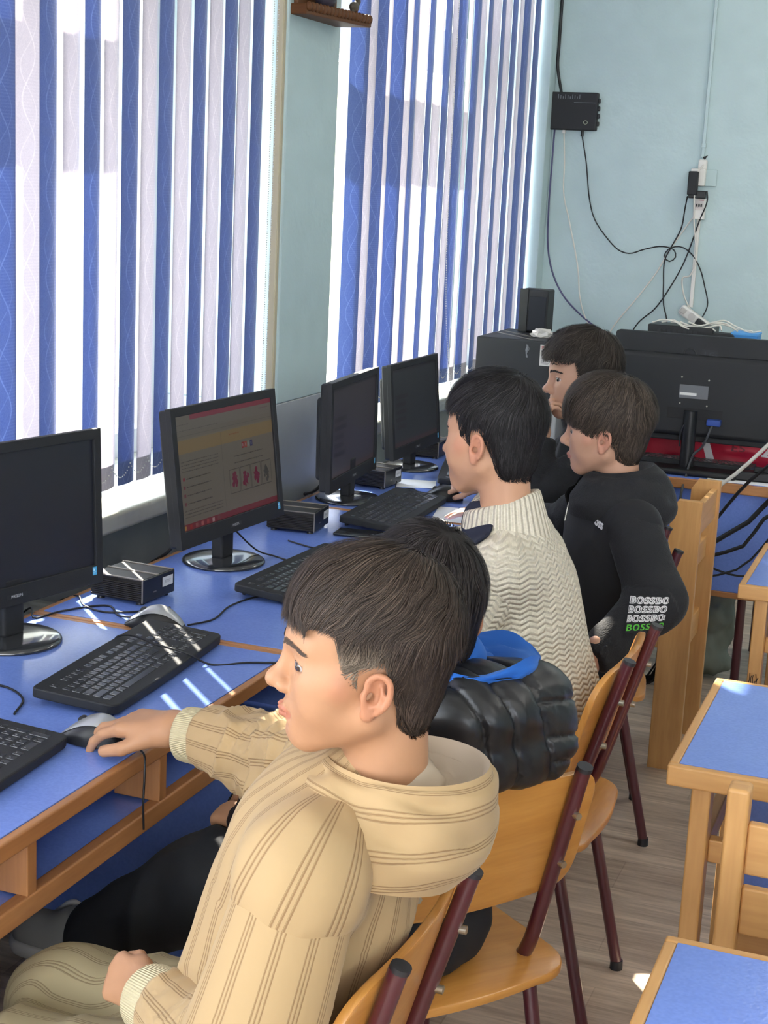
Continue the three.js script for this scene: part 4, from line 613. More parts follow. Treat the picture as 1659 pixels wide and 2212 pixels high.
function boundsOf(list, pad) { const lo = [1e9, 1e9, 1e9], hi = [-1e9, -1e9, -1e9]; for (const p of list) for (let k = 0; k < 3; k++) { lo[k] = Math.min(lo[k], p[k] - pad); hi[k] = Math.max(hi[k], p[k] + pad); } return [lo, hi]; }
function handGeo(W, f, n, t, curls, sc, thumb, tone, h = 0.0026) { const s = handField(W, f, n, t, curls, sc, thumb), F = V(...f).normalize().multiplyScalar(0.075); const c = [W[0] + F.x, W[1] + F.y, W[2] + F.z], b = boundsOf([W, c], 0.105); const g = net(s.f, b[0], b[1], h); return colored(g, (x, y, z) => { const k = 1 + noise3(x * 70, y * 70, z * 70) * 0.03; return [tone[0] * k, tone[1] * k, tone[2] * k]; }); }
const mSkin = M({ vertexColors: true, roughness: 0.48, sheen: 0.15, sheenColor: new THREE.Color(1, 0.8, 0.7), sheenRoughness: 0.5, specularIntensity: 0.6 });
const mHair = M({ vertexColors: true, roughness: 0.55, specularIntensity: 0.45, side: THREE.DoubleSide }), mEye = M({ vertexColors: true, roughness: 0.06, clearcoat: 1, clearcoatRoughness: 0.02 });
function headMatrix(pos, yaw, pitch, roll, sc) { const y = yaw * D2R, p = pitch * D2R, r = roll * D2R, f = V(-Math.cos(y) * Math.cos(p), Math.sin(p), -Math.sin(y) * Math.cos(p)), l = V(0, 1, 0).cross(f).normalize(), u = f.clone().cross(l), l2 = l.clone().multiplyScalar(Math.cos(r)).addScaledVector(u, Math.sin(r)), u2 = l.clone().multiplyScalar(-Math.sin(r)).addScaledVector(u, Math.cos(r)); return new THREE.Matrix4().makeBasis(l2, u2, f).scale(V(sc, sc, sc)).setPosition(...pos); }
function chainField(s, pts, radii, k = 0.03) { for (let i = 0; i < pts.length - 1; i++) s.add(RC(pts[i], pts[i + 1], radii[i], radii[i + 1]), k); return s; }
// a person: the skin is one mesh (head, neck, trunk, limbs, hands); hair, eyes and clothes are its parts
function person(spec) {
  const J = spec.J, base = [J.pel[0], 0, J.pel[2]], o = thing('person', spec.label, 'person', base); const shift = (g) => g.translate(-base[0], 0, -base[2]);
  const H = headMatrix(spec.head.pos, ...spec.head.ypr, spec.head.sc), tone = spec.tone, opt = spec.head.opt;
  const geos = [headGeo(opt, spec.head.h, tone).applyMatrix4(H)];
  const b = new Sdf(); chainField(b, [J.pel, J.chest, J.neck], [0.08, 0.075, 0.045], 0.04); b.add(RC(J.Lsh, J.Rsh, 0.04, 0.04), 0.04);
  for (const S of ['L', 'R']) { chainField(b, [J[S + 'sh'], J[S + 'el'], J[S + 'wr']], [0.040, 0.032, 0.021], 0.02); chainField(b, [J[S + 'hip'], J[S + 'kn'], J[S + 'an']], [0.072, 0.050, 0.034], 0.03); b.add(RC(J[S + 'an'], J[S + 'toe'], 0.03, 0.022), 0.02); }
  const bb = boundsOf(Object.values(J), 0.13), bg = colored(net(b.f, bb[0], bb[1], 0.013), () => tone); geos.push(bg);
  for (const h of spec.hands) geos.push(handGeo(h.W, h.f, h.n, h.t, h.curls, h.sc ?? 0.95, h.thumb, tone, h.h ?? 0.003));
  const body = part('body', shift(mergeGeometries(geos.map((g) => { const k = g.clone(); k.deleteAttribute('uv'); return k; }))), mSkin, o);
  part('hair', shift(hairGeo(opt, spec.seed).applyMatrix4(H)), mHair, o);
  for (const s of [1, -1]) { part('eye', shift(eyeGeo(s, spec.head.gaze).applyMatrix4(H)), mEye, o); part('eyebrow', shift(browGeo(s, spec.seed + s, opt.style.color.map((c) => c * 1.7), opt).applyMatrix4(H)), mHair, o); }
  spec.clothes(o, J, shift, H);
  return o;
}
function shoe(o, an, toe, shift, mat, sole, name = 'shoe') { const d = V(toe[0] - an[0], 0, toe[2] - an[2]).normalize(), low = Math.min(an[1], toe[1]) - 0.02, s = new Sdf(), A = [an[0] - d.x * 0.03, low + 0.03, an[2] - d.z * 0.03], B = [toe[0] + d.x * 0.03, low + 0.022, toe[2] + d.z * 0.03], ank = [an[0] - d.x * 0.012, low + 0.085, an[2] - d.z * 0.012]; s.add(RC(A, B, 0.04, 0.036), 0.01).add(RC(ank, [(A[0] + B[0]) / 2, low + 0.045, (A[2] + B[2]) / 2], 0.038, 0.036), 0.03); s.and((x, y, z) => low - y, 0.004); const b = boundsOf([A, B, ank], 0.06), m = part(name, shift(net(s.f, b[0], b[1], 0.006)), mat, o); const t = new Sdf(); t.add(RC([A[0], low + 0.005, A[2]], [B[0], low + 0.005, B[2]], 0.045, 0.041), 0.01).and((x, y, z) => Math.max(low - 0.018 - y, y - low - 0.012), 0.006); part('sole', shift(net(t.f, b[0].map((v, i) => v - (i === 1 ? 0.03 : 0)), b[1], 0.006)), sole, m); return m; }
// ---------------------------------------------------------------- clothes
function foldDisp(chain, amp, freq, seed, wfn) { // creases running round a limb
  const pts = chain.map((p) => V(...p)), seg = []; let s0 = 0; for (let i = 0; i < pts.length - 1; i++) { const d = pts[i + 1].clone().sub(pts[i]), l = d.length(); d.normalize(); const a = V(0.3, 1, 0.2).addScaledVector(d, -V(0.3, 1, 0.2).dot(d)).normalize(); seg.push({ o: pts[i], d, a, b: d.clone().cross(a), l, s0 }); s0 += l; }
  const T = s0; return (x, y, z) => { const q = V(x, y, z); let best = 1e9, s = 0, ang = 0; for (const k of seg) { const r = q.clone().sub(k.o), t = r.dot(k.d), tc = clamp(t, 0, k.l), D = r.clone().addScaledVector(k.d, -tc).length(); if (D < best) { best = D; s = k.s0 + t; ang = Math.atan2(r.dot(k.b), r.dot(k.a)); } } const w = wfn ? wfn(s / T, ang) : 1, ca = Math.cos(ang), sa = Math.sin(ang); return w * amp * (ridge(s * freq + 0.55 * Math.sin(ang * 1 + seed), ca * 0.9 + seed, sa * 0.9) + 0.5 * ridge(s * freq * 2.1 + ca, ca * 1.5, sa * 1.5 + seed) - 0.75); };
}
const wrinkle = (amp, f, seed) => (x, y, z) => amp * (ridge(x * f + seed, y * f * 0.55, z * f) + 0.5 * noise3(x * f * 2 + seed, y * f * 1.4, z * f * 2) - 0.4);
const corduroy = (base, lineC, n = 256) => { const t = tex(n, 8, (u) => { const l = [0.38, 0.50, 0.62].some((c) => Math.abs(u - c) < 0.017) ? 1 : 0; return [0, 1, 2].map((k) => mix(base[k], lineC[k], l * 0.7)); }); return t; };
const cordBump = tex(256, 8, (u) => { const l = [0.38, 0.50, 0.62].some((c) => Math.abs(u - c) < 0.03) ? 0 : 1; return [l, l, l]; }, false);
const mCord = M({ map: rep(corduroy([0.68, 0.57, 0.415], [0.47, 0.35, 0.23]), 1 / 0.036, 1), bumpMap: rep(cordBump, 1 / 0.036, 1), bumpScale: 0.0006, roughness: 0.92, sheen: 0.3, sheenColor: new THREE.Color(0.9, 0.82, 0.7), sheenRoughness: 0.6 });
const mCordPants = M({ map: rep(corduroy([0.61, 0.555, 0.43], [0.43, 0.36, 0.26]), 1 / 0.036, 1), bumpMap: rep(cordBump, 1 / 0.036, 1), bumpScale: 0.0006, roughness: 0.92 });
const ribT = tex(64, 8, (u) => { const l = 0.5 + 0.5 * Math.cos(u * Math.PI * 2); return [l, l, l]; }, false);
const mCuff = M({ color: new THREE.Color().setRGB(0.55, 0.47, 0.29), bumpMap: rep(ribT, 1 / 0.0028, 1), bumpScale: 0.0010, roughness: 0.95 });
const mLining = M({ color: 0xb3a38f, roughness: 0.95 });
const knitB = tex(512, 512, (u, v) => { // zigzag ridges
  const zz = Math.abs(((u * 6) % 1) - 0.5) * 2, ph = (v * 12 + zz * 0.62) % 1, r = Math.pow(0.5 + 0.5 * Math.cos(ph * Math.PI * 2), 0.7), st = 0.12 * Math.abs(Math.sin(u * Math.PI * 90)) * Math.abs(Math.sin(v * Math.PI * 120)); const k = clamp(r * 0.9 + st); return [k, k, k]; }, false);
const knitC = tex(256, 256, (u, v) => { const n = (pnoise(u * 90, v * 90, 90, 90, 5) - 0.5) * 0.08 + (pnoise(u * 8, v * 8, 8, 8, 6) - 0.5) * 0.03; return [0.87 + n, 0.83 + n, 0.75 + n]; });
const mKnit = M({ map: rep(knitC, 5, 5), bumpMap: rep(knitB, 1 / 0.18, 1 / 0.132), bumpScale: 0.0050, roughness: 0.97, sheen: 0.3, sheenColor: new THREE.Color(0.9, 0.86, 0.8), sheenRoughness: 0.7 });
const mKnitRib = M({ map: rep(knitC, 5, 5), bumpMap: rep(ribT, 1 / 0.011, 1), bumpScale: 0.0045, roughness: 0.97 });
const jerseyB = tex(128, 128, (u, v) => { const n = pnoise(u * 64, v * 64, 64, 64, 44); return [n, n, n]; }, false);
const mBlackJersey = M({ color: 0x1d1e21, roughness: 0.9, bumpMap: rep(jerseyB, 8, 8), bumpScale: 0.0006, sheen: 0.25, sheenColor: new THREE.Color(0.5, 0.52, 0.56), sheenRoughness: 0.6 });
const mBlackPants = M({ color: 0x15171c, roughness: 0.85 }), mNavy = M({ color: 0x1c2236, roughness: 0.85 }), mPuffer = M({ color: 0x1a1b1e, roughness: 0.36, bumpMap: rep(grainBump, 6, 6), bumpScale: 0.0003 }), mBlueFleece = M({ color: 0x1f5fb4, roughness: 0.95, sheen: 0.3, sheenColor: new THREE.Color(0.4, 0.6, 1) });
const mShoe = M({ color: 0x8d8b86, roughness: 0.7 }), mSole = M({ color: 0xb9b6b0, roughness: 0.6 }), mShoeDark = M({ color: 0x2a2a2c, roughness: 0.7 });

function sleeve(o, name, chain, radii, mat, shift, disp, h = 0.007, uvTop) { const s = chainField(new Sdf(), chain, radii, 0.03), b = boundsOf(chain, Math.max(...radii) + 0.03), e = chain.length - 1, A = V(...chain[e]), d = A.clone().sub(V(...chain[e - 1])).normalize(); s.and((x, y, z) => (x - A.x) * d.x + (y - A.y) * d.y + (z - A.z) * d.z, 0.008); return part(name, shift(boneUV(net(s.f, b[0], b[1], h, disp), uvTop ? [uvTop, ...chain] : chain)), mat, o); }
function cuff(o, at, dir, r0, r1, len, mat, shift) { // ribbed tube with an open inside
  const d = V(...dir).normalize(), A = V(...at), B = A.clone().addScaledVector(d, len), s = new Sdf(); s.add(RC(A.clone().addScaledVector(d, -0.02).toArray(), B.clone().addScaledVector(d, 0.02).toArray(), r0, r1), 0.01).and((x, y, z) => Math.max((x - B.x) * d.x + (y - B.y) * d.y + (z - B.z) * d.z, -((x - A.x) * d.x + (y - A.y) * d.y + (z - A.z) * d.z)), 0.006); const b = boundsOf([A.toArray(), B.toArray()], r0 + 0.03); return part('cuff', shift(boneUV(net(s.f, b[0], b[1], 0.0035), [A.toArray(), B.toArray()])), mat, o); }
function trousers(o, J, shift, mat, disp, r = [0.098, 0.082, 0.062], h = 0.009) { const s = new Sdf(); s.add(EL([J.pel[0], J.pel[1] - 0.005, J.pel[2]], [0.125, 0.11, 0.155]), 0.03); for (const S of ['L', 'R']) chainField(s, [J[S + 'hip'], J[S + 'kn'], J[S + 'an']], r, 0.035); const cut = Math.min(J.Lan[1], J.Ran[1]); const b = boundsOf([J.pel, J.Lhip, J.Rhip, J.Lkn, J.Rkn, J.Lan, J.Ran], 0.17); const g = net(s.f, b[0], b[1], h, disp); return part('trousers', shift(boneUV(g, [J.pel, [(J.Lkn[0] + J.Rkn[0]) / 2, (J.Lkn[1] + J.Rkn[1]) / 2, (J.Lkn[2] + J.Rkn[2]) / 2]])), mat, o); }
// hood lying round the neck: lofted lining and outside; sec(a) gives [r, y] pairs from neck to rim and rim to shoulder
function hood(o, N, back, left, a0, a1, secIn, secOut, mOut, mIn, shift, noiseAmp = 0.004) {
  const Bk = V(...back).normalize(), Lf = V(...left).normalize(), na = 64, nv = 22; const make = (sec, swap) => { const pos = [], uv = [], idx = []; for (let i = 0; i <= na; i++) { const a = mix(a0, a1, i / na), dir = Bk.clone().multiplyScalar(Math.cos(a)).addScaledVector(Lf, Math.sin(a)), c = new THREE.CatmullRomCurve3(sec(a).map(([r, y]) => V(r, y, 0))), L = c.getLength(); for (let j = 0; j <= nv; j++) { const q = c.getPoint(j / nv), w = noiseAmp * noise3(i * 0.22, j * 0.35, swap ? 3 : 9) * Math.sin(Math.PI * j / nv); pos.push(N[0] + dir.x * (q.x + w), N[1] + q.y + w, N[2] + dir.z * (q.x + w)); uv.push(L * j / nv, a * 0.12); } } for (let i = 0; i < na; i++) for (let j = 0; j < nv; j++) { const a = i * (nv + 1) + j; idx.push(a, a + 1, a + nv + 1, a + 1, a + nv + 2, a + nv + 1); } const g = new THREE.BufferGeometry(); g.setAttribute('position', new THREE.Float32BufferAttribute(pos, 3)); g.setAttribute('uv', new THREE.Float32BufferAttribute(uv, 2)); g.setIndex(idx); g.computeVertexNormals(); return g; };
  const m = part('hood', shift(make(secOut, 0)), mOut, o); mOut.side = mIn.side = THREE.DoubleSide; part('hood_lining', shift(make(secIn, 1)), mIn, m); return m;
}
const flat = [[0.15, 0.2, 0.15], [0.15, 0.2, 0.15], [0.15, 0.2, 0.15], [0.15, 0.2, 0.15]], fist = [[0.9, 1.2, 0.8], [0.95, 1.2, 0.8], [1.0, 1.2, 0.8], [1.05, 1.2, 0.8]];
// ---------------------------------------------------------------- boy in the beige hoodie (front)
const toneA = [0.45, 0.235, 0.128], toneB = [0.54, 0.31, 0.21];
const SIDELINE = [[0.092, 0.054], [0.062, 0.053], [0.034, 0.048], [0.027, 0.022], [0.025, -0.004], [0.015, -0.018], [0.009, -0.004], [0.005, 0.014], [-0.006, 0.020], [-0.024, 0.014], [-0.032, -0.010], [-0.034, -0.045], [-0.050, -0.080], [-0.16, -0.085], [-0.16, 0.16], [0.14, 0.16], [0.12, 0.075]];
person({
  label: 'boy in a beige striped hoodie with one hand on a silver mouse', seed: 101, tone: toneA,
  head: { pos: [-0.584, 1.101, -1.548], ypr: [-24, 1, -2.9], sc: 1.0, h: 0.0023, gaze: [0.12, 0.12], opt: { cheek: 1.06, nose: 1.0, eye: 0.0042, style: { line: SIDELINE, side: 0.005, top: 0.015, back: 0.002, front: 0.005, count: 22000, width: 0.00034, lenSide: 0.022, lenTop: 0.05, lenFront: 0.06, over: (x, y, z) => (z > 0.068 ? 0.013 : 0.003), fall: 0.05, messy: 0.30, lift: 0.004, color: [0.048, 0.034, 0.026], crown: [-0.01, 0.112, -0.055], flow: (x, y, z) => [0.25 * (y > 0.05 ? 1 : 0), 0, y > 0.05 ? 0.35 : y < 0.02 && z > -0.02 ? 0.25 : -0.15], tone: (x, y, z, b) => { const k = sstep(0.045, 0.01, y) * sstep(-0.035, 0.0, z); return [b[0] + 0.12 * k, b[1] + 0.10 * k, b[2] + 0.075 * k]; } } } },
  J: { pel: [-0.70, 0.50, -1.62], chest: [-0.65, 0.78, -1.605], neck: [-0.572, 0.955, -1.575], Lsh: [-0.60, 0.885, -1.44], Rsh: [-0.63, 0.89, -1.735], Lel: [-0.64, 0.655, -1.375], Lwr: [-0.835, 0.635, -1.525], Rel: [-0.83, 0.80, -1.92], Rwr: [-1.065, 0.776, -2.027], Lhip: [-0.70, 0.50, -1.54], Rhip: [-0.70, 0.50, -1.70], Lkn: [-1.03, 0.46, -1.535], Rkn: [-1.06, 0.468, -1.705], Lan: [-1.07, 0.10, -1.53], Ran: [-1.10, 0.10, -1.71], Ltoe: [-1.20, 0.05, -1.53], Rtoe: [-1.23, 0.05, -1.71] },
  hands: [
    { W: [-1.072, 0.776, -2.03], f: [-1, -0.11, -0.05], n: [-0.08, 1, 0.1], t: [0, -0.2, 1], sc: 1.2, curls: [[0.25, 0.42, 0.3], [0.2, 0.42, 0.3], [0.3, 0.45, 0.3], [0.4, 0.45, 0.3]], thumb: [0.5, 0.45], h: 0.0024 },
    { W: [-0.845, 0.632, -1.532], f: [-0.85, -0.12, -0.45], n: [-0.3, 0.55, 0.75], t: [-0.2, 0.8, -0.4], curls: fist, thumb: [0.2, 0.1] }],
  clothes(o, J, shift) {
    const t = new Sdf(); t.add(EL([-0.70, 0.60, -1.615], [0.125, 0.21, 0.168]), 0.05).add(EL([-0.66, 0.78, -1.60], [0.105, 0.18, 0.165]), 0.07).add(RC(J.Lsh, J.Rsh, 0.064, 0.064), 0.07).add(RC(J.Lsh, [-0.605, 0.862, -1.434], 0.066, 0.070), 0.04).add(RC([-0.63, 0.80, -1.6], J.neck, 0.10, 0.052), 0.06).and((x, y, z) => 0.45 - y, 0.01);
    const tg = net(t.f, [-0.88, 0.42, -1.86], [-0.42, 1.04, -1.31], 0.007, (x, y, z) => 0.010 * (ridge(x * 7 + 3, y * 9 + z * 4, z * 7) - 0.55) * sstep(0.95, 0.7, y) + 0.004 * noise3(x * 25, y * 16, z * 25)), h = part('hoodie', shift(boneUV(tg, [[-0.70, 0.4, -1.62], [-0.66, 0.8, -1.60], [-0.575, 1.0, -1.575]], V(1, 0, 0))), mCord, o);
    const ns = (chain, r, seed, amp, w, len) => sleeve(h, 'sleeve', chain, r, mCord, shift, foldDisp(chain, amp, 22, seed, w), 0.0065, J.neck);
    ns([J.Lsh, J.Lel, [-0.79, 0.645, -1.492]], [0.066, 0.080, 0.050], 3, 0.007, (t) => 0.1 + sstep(0.3, 0.6, t));
    ns([J.Rsh, J.Rel, [-1.00, 0.782, -2.00]], [0.068, 0.066, 0.050], 8, 0.012, (t) => 0.35 + sstep(0.1, 0.4, t) * sstep(1.0, 0.7, t) * 1.1);
    cuff(h, [-0.785, 0.645, -1.489], [-0.85, -0.16, -0.52], 0.047, 0.041, 0.056, mCuff, shift); cuff(h, [-0.99, 0.783, -1.996], [-1, -0.05, -0.12], 0.046, 0.041, 0.056, mCuff, shift);
    const bk = (a) => (0.5 + 0.5 * Math.cos(a)), N = [-0.568, 0.958, -1.572];
    hood(h, N, [1, 0, -0.12], [0.12, 0, 1], -2.9, 2.9, (a) => { const b = bk(a) ** 2.4; return [[0.048, 0.0 + 0.03 * b], [mix(0.051, 0.080, b), mix(0.010, -0.006, b)], [mix(0.054, 0.108, b), mix(0.016, -0.004, b)], [mix(0.060, 0.128, b), mix(0.022, 0.022, b)]]; },
      (a) => { const b = bk(a) ** 2.4; return [[mix(0.060, 0.128, b), mix(0.022, 0.022, b)], [mix(0.072, 0.140, b), mix(0.014, 0.004, b)], [mix(0.098, 0.144, b), mix(-0.014, -0.040, b)], [mix(0.120, 0.136, b), mix(-0.050, -0.080, b)], [mix(0.120, 0.10, b), mix(-0.085, -0.12, b)]]; }, mCord.clone(), mLining, shift, 0.009);
    const tr = trousers(o, J, shift, mCordPants, wrinkle(0.010, 11, 5));
    shoe(o, J.Lan, J.Ltoe, shift, mShoe, mSole); shoe(o, J.Ran, J.Rtoe, shift, mShoe, mSole);
  },
});
function decal(o, name, f, c, u, v, n, w, h, mat, shift, off = 0.003) { const U_ = V(...u).normalize(), V_ = V(...v).normalize(), N_ = V(...n).normalize(), nu = 24, nv = 16, pos = [], uv = [], idx = []; for (let j = 0; j <= nv; j++) for (let i = 0; i <= nu; i++) { const p = V(...c).addScaledVector(U_, (i / nu - 0.5) * w).addScaledVector(V_, (j / nv - 0.5) * h)  .addScaledVector(N_, 0.14); for (let k = 0; k < 60; k++) { const d = f(p.x, p.y, p.z) - off; if (d < 0.0003) break; p.addScaledVector(N_, -Math.min(d, 0.02)); } pos.push(p.x, p.y, p.z); uv.push(i / nu, j / nv); } for (let j = 0; j < nv; j++) for (let i = 0; i < nu; i++) { const a = j * (nu + 1) + i; idx.push(a, a + 1, a + nu + 2, a, a + nu + 2, a + nu + 1); } const g = new THREE.BufferGeometry(); g.setAttribute('position', new THREE.Float32BufferAttribute(pos, 3)); g.setAttribute('uv', new THREE.Float32BufferAttribute(uv, 2)); g.setIndex(idx); g.computeVertexNormals(); return part(name, shift(g), mat, o); }
const NAPE = [[0.092, 0.060], [0.062, 0.054], [0.036, 0.044], [0.028, 0.020], [0.026, -0.012], [0.012, -0.022], [0.008, 0.004], [0.0, 0.020], [-0.016, 0.018], [-0.028, 0.000], [-0.032, -0.04], [-0.040, -0.078], [-0.16, -0.092], [-0.16, 0.16], [0.14, 0.16], [0.12, 0.075]];
const NAPE2 = NAPE.map(([a, b], i) => (i === 10 ? [-0.032, -0.028] : i === 11 ? [-0.045, -0.046] : i === 12 ? [-0.16, -0.052] : [a, b]));
const LONG = [[0.094, 0.026], [0.066, 0.020], [0.040, 0.010], [0.024, -0.004], [0.010, 0.000], [-0.004, 0.006], [-0.020, 0.000], [-0.030, -0.014], [-0.036, -0.045], [-0.046, -0.080], [-0.16, -0.09], [-0.16, 0.16], [0.14, 0.16], [0.12, 0.06]];

// ---------------------------------------------------------------- boy in the black padded jacket (second)
person({
  label: 'boy seen from behind in a black padded jacket with a blue hood', seed: 202, tone: toneA,
  head: { pos: [-0.691, 1.009, -2.069], ypr: [50, -4, 2], sc: 1.0, h: 0.0035, gaze: [0, 0], opt: { style: { line: NAPE2, side: 0.007, top: 0.018, back: 0.012, front: 0.01, count: 9000, width: 0.0006, lenSide: 0.03, lenTop: 0.055, lenFront: 0.05, over: () => 0.010, fall: 0.06, messy: 0.35, lift: 0.006, color: [0.026, 0.021, 0.020], crown: [-0.01, 0.105, -0.06] } } },
  J: { pel: [-0.715, 0.50, -2.17], chest: [-0.69, 0.73, -2.12], neck: [-0.662, 0.90, -2.075], Lsh: [-0.70, 0.83, -1.965], Rsh: [-0.615, 0.83, -2.215], Lel: [-0.84, 0.64, -2.02], Lwr: [-0.99, 0.60, -2.14], Rel: [-0.80, 0.66, -2.34], Rwr: [-0.99, 0.62, -2.26], Lhip: [-0.76, 0.49, -2.11], Rhip: [-0.74, 0.49, -2.24], Lkn: [-1.03, 0.50, -2.08], Rkn: [-1.03, 0.50, -2.30], Lan: [-1.205, 0.385, -2.05], Ran: [-1.15, 0.11, -2.32], Ltoe: [-1.325, 0.355, -2.06], Rtoe: [-1.28, 0.06, -2.34] },
  hands: [{ W: [-0.99, 0.60, -2.14], f: [-0.9, -0.2, -0.3], n: [0, 1, 0.2], t: [0, 0, -1], curls: fist, h: 0.004 }, { W: [-0.99, 0.62, -2.26], f: [-0.9, -0.2, 0.3], n: [0, 1, 0.2], t: [0, 0, 1], curls: fist, h: 0.004 }],
  clothes(o, J, shift) {
    const t = new Sdf(); t.add(EL([-0.73, 0.57, -2.185], [0.115, 0.18, 0.155], [0, -0.6, 0]), 0.05).add(EL([-0.69, 0.74, -2.11], [0.112, 0.16, 0.16], [0, -0.5, 0]), 0.07).add(RC(J.Lsh, J.Rsh, 0.062, 0.062), 0.06).add(RC(J.chest, J.neck, 0.10, 0.07), 0.06).and((x, y) => 0.45 - y, 0.01);
    const puff = (x, y, z) => 0.012 * (Math.abs(Math.sin(y * 38)) ** 0.5 - 0.7) + 0.003 * noise3(x * 30, y * 40, z * 30);
    const j = part('jacket', shift(net(t.f, [-0.92, 0.42, -2.40], [-0.46, 1.0, -1.85], 0.009, puff)), mPuffer, o);
    for (const S of ['L', 'R']) sleeve(j, 'sleeve', [J[S + 'sh'], J[S + 'el'], J[S + 'wr']], [0.074, 0.064, 0.045], mPuffer, shift, (x, y, z) => 0.010 * (Math.abs(Math.sin(y * 42 + x * 20)) ** 0.5 - 0.7), 0.009);
    const rb = RB([-0.556, 0.862, -2.042], [0.120, 0.088, 0.066], 0.062, 0.92, -0.25), h = new Sdf(); h.add(rb, 0.02).add(EL([-0.60, 0.90, -2.04], [0.11, 0.05, 0.12]), 0.03);
    const seams = (x, y, z) => { const [u, v] = rb.loc(x, y, z), e = u + 0.28 * v, L = [-0.078, -0.028, 0.030]; let d = 1; for (const q of L) d = Math.min(d, Math.abs(e - q)); if (e > 0.030) for (const q of [0.034, -0.018, -0.056]) d = Math.min(d, Math.abs(v - q + 0.1 * (u - 0.07))); const near = Math.exp(-((d / 0.016) ** 2)); return -0.0045 * Math.exp(-((d / 0.0035) ** 2)) + 0.0035 * Math.min(1, d / 0.02) + near * 0.003 * (ridge(u * 26 + v * 70, v * 30 + u * 55, 3) - 0.5) + 0.0018 * (ridge(u * 28, v * 9, 7) - 0.5); };
    part('padded_hood', shift(net(h.f, [-0.74, 0.74, -2.22], [-0.40, 1.0, -1.86], 0.004, seams)), mPuffer, j);
    const bk = (a) => 0.5 + 0.5 * Math.cos(a), hb = part('fleece', shift(net(new Sdf().add(RC([-0.652, 0.86, -2.07], [-0.655, 0.93, -2.075], 0.075, 0.066), 0.02).f, [-0.76, 0.76, -2.19], [-0.54, 1.01, -1.96], 0.008)), mBlueFleece, o);
    hood(hb, [-0.655, 0.945, -2.07], [1, 0, -0.1], [0.1, 0, 1], -2.4, 2.4, (a) => { const b = bk(a) ** 1.4; return [[0.052, 0.0], [mix(0.06, 0.085, b), -0.004], [mix(0.07, 0.110, b), 0.006], [mix(0.078, 0.140, b), mix(0.006, 0.020 + 0.010 * Math.sin(a * 5), b)]]; }, (a) => { const b = bk(a) ** 1.4; return [[mix(0.078, 0.140, b), mix(0.006, 0.020 + 0.010 * Math.sin(a * 5), b)], [mix(0.085, 0.143, b), mix(-0.004, 0.006, b)], [mix(0.085, 0.122, b), -0.014], [mix(0.075, 0.08, b), -0.04]]; }, mBlueFleece.clone(), mBlueFleece.clone(), shift, 0.008);
    trousers(o, J, shift, mBlackPants, wrinkle(0.010, 12, 9), [0.098, 0.082, 0.066]);
    shoe(o, J.Ran, J.Rtoe, shift, mShoeDark, mSole);
    const f = shoe(o, J.Lan, J.Ltoe, shift, mShoe, mSole); f.userData.label = 'grey chunky trainer';
    const d = V(J.Ltoe[0] - J.Lan[0], 0, J.Ltoe[2] - J.Lan[2]).normalize(); // overlays of the trainer: white heel arch, dark panel, red dot, toothed sole
    const P = (a, y, s) => [J.Lan[0] + d.x * a - d.z * s, J.Ltoe[1] - 0.02 + y, J.Lan[2] + d.z * a + d.x * s], mW = M({ color: 0xc9c7c2, roughness: 0.6 });
    part('heel_arch', shift(tubeG([P(-0.062, 0.02, 0.038), P(-0.055, 0.075, 0.036), P(-0.01, 0.095, 0.038), P(0.03, 0.06, 0.041), P(0.05, 0.02, 0.041)], 0.0065, 30, 8)), mW, f); part('side_stripe', shift(tubeG([P(0.05, 0.02, 0.041), P(0.085, 0.072, 0.03), P(0.13, 0.04, 0.034)], 0.006, 24, 8)), mW, f);
    part('badge', shift(new THREE.SphereGeometry(0.010, 16, 10).scale(1, 1, 0.5).translate(...P(-0.015, 0.045, 0.041))), M({ color: 0x9a3038, roughness: 0.4 }), f);
    const teeth = []; for (let k = 0; k < 7; k++) { const q = new THREE.ConeGeometry(0.007, 0.02, 8); q.rotateX(Math.PI); q.translate(...P(-0.03 + k * 0.017, -0.006, 0.043)); teeth.push(q); } part('sole_teeth', shift(mg(teeth)), mW, f);
  },
});

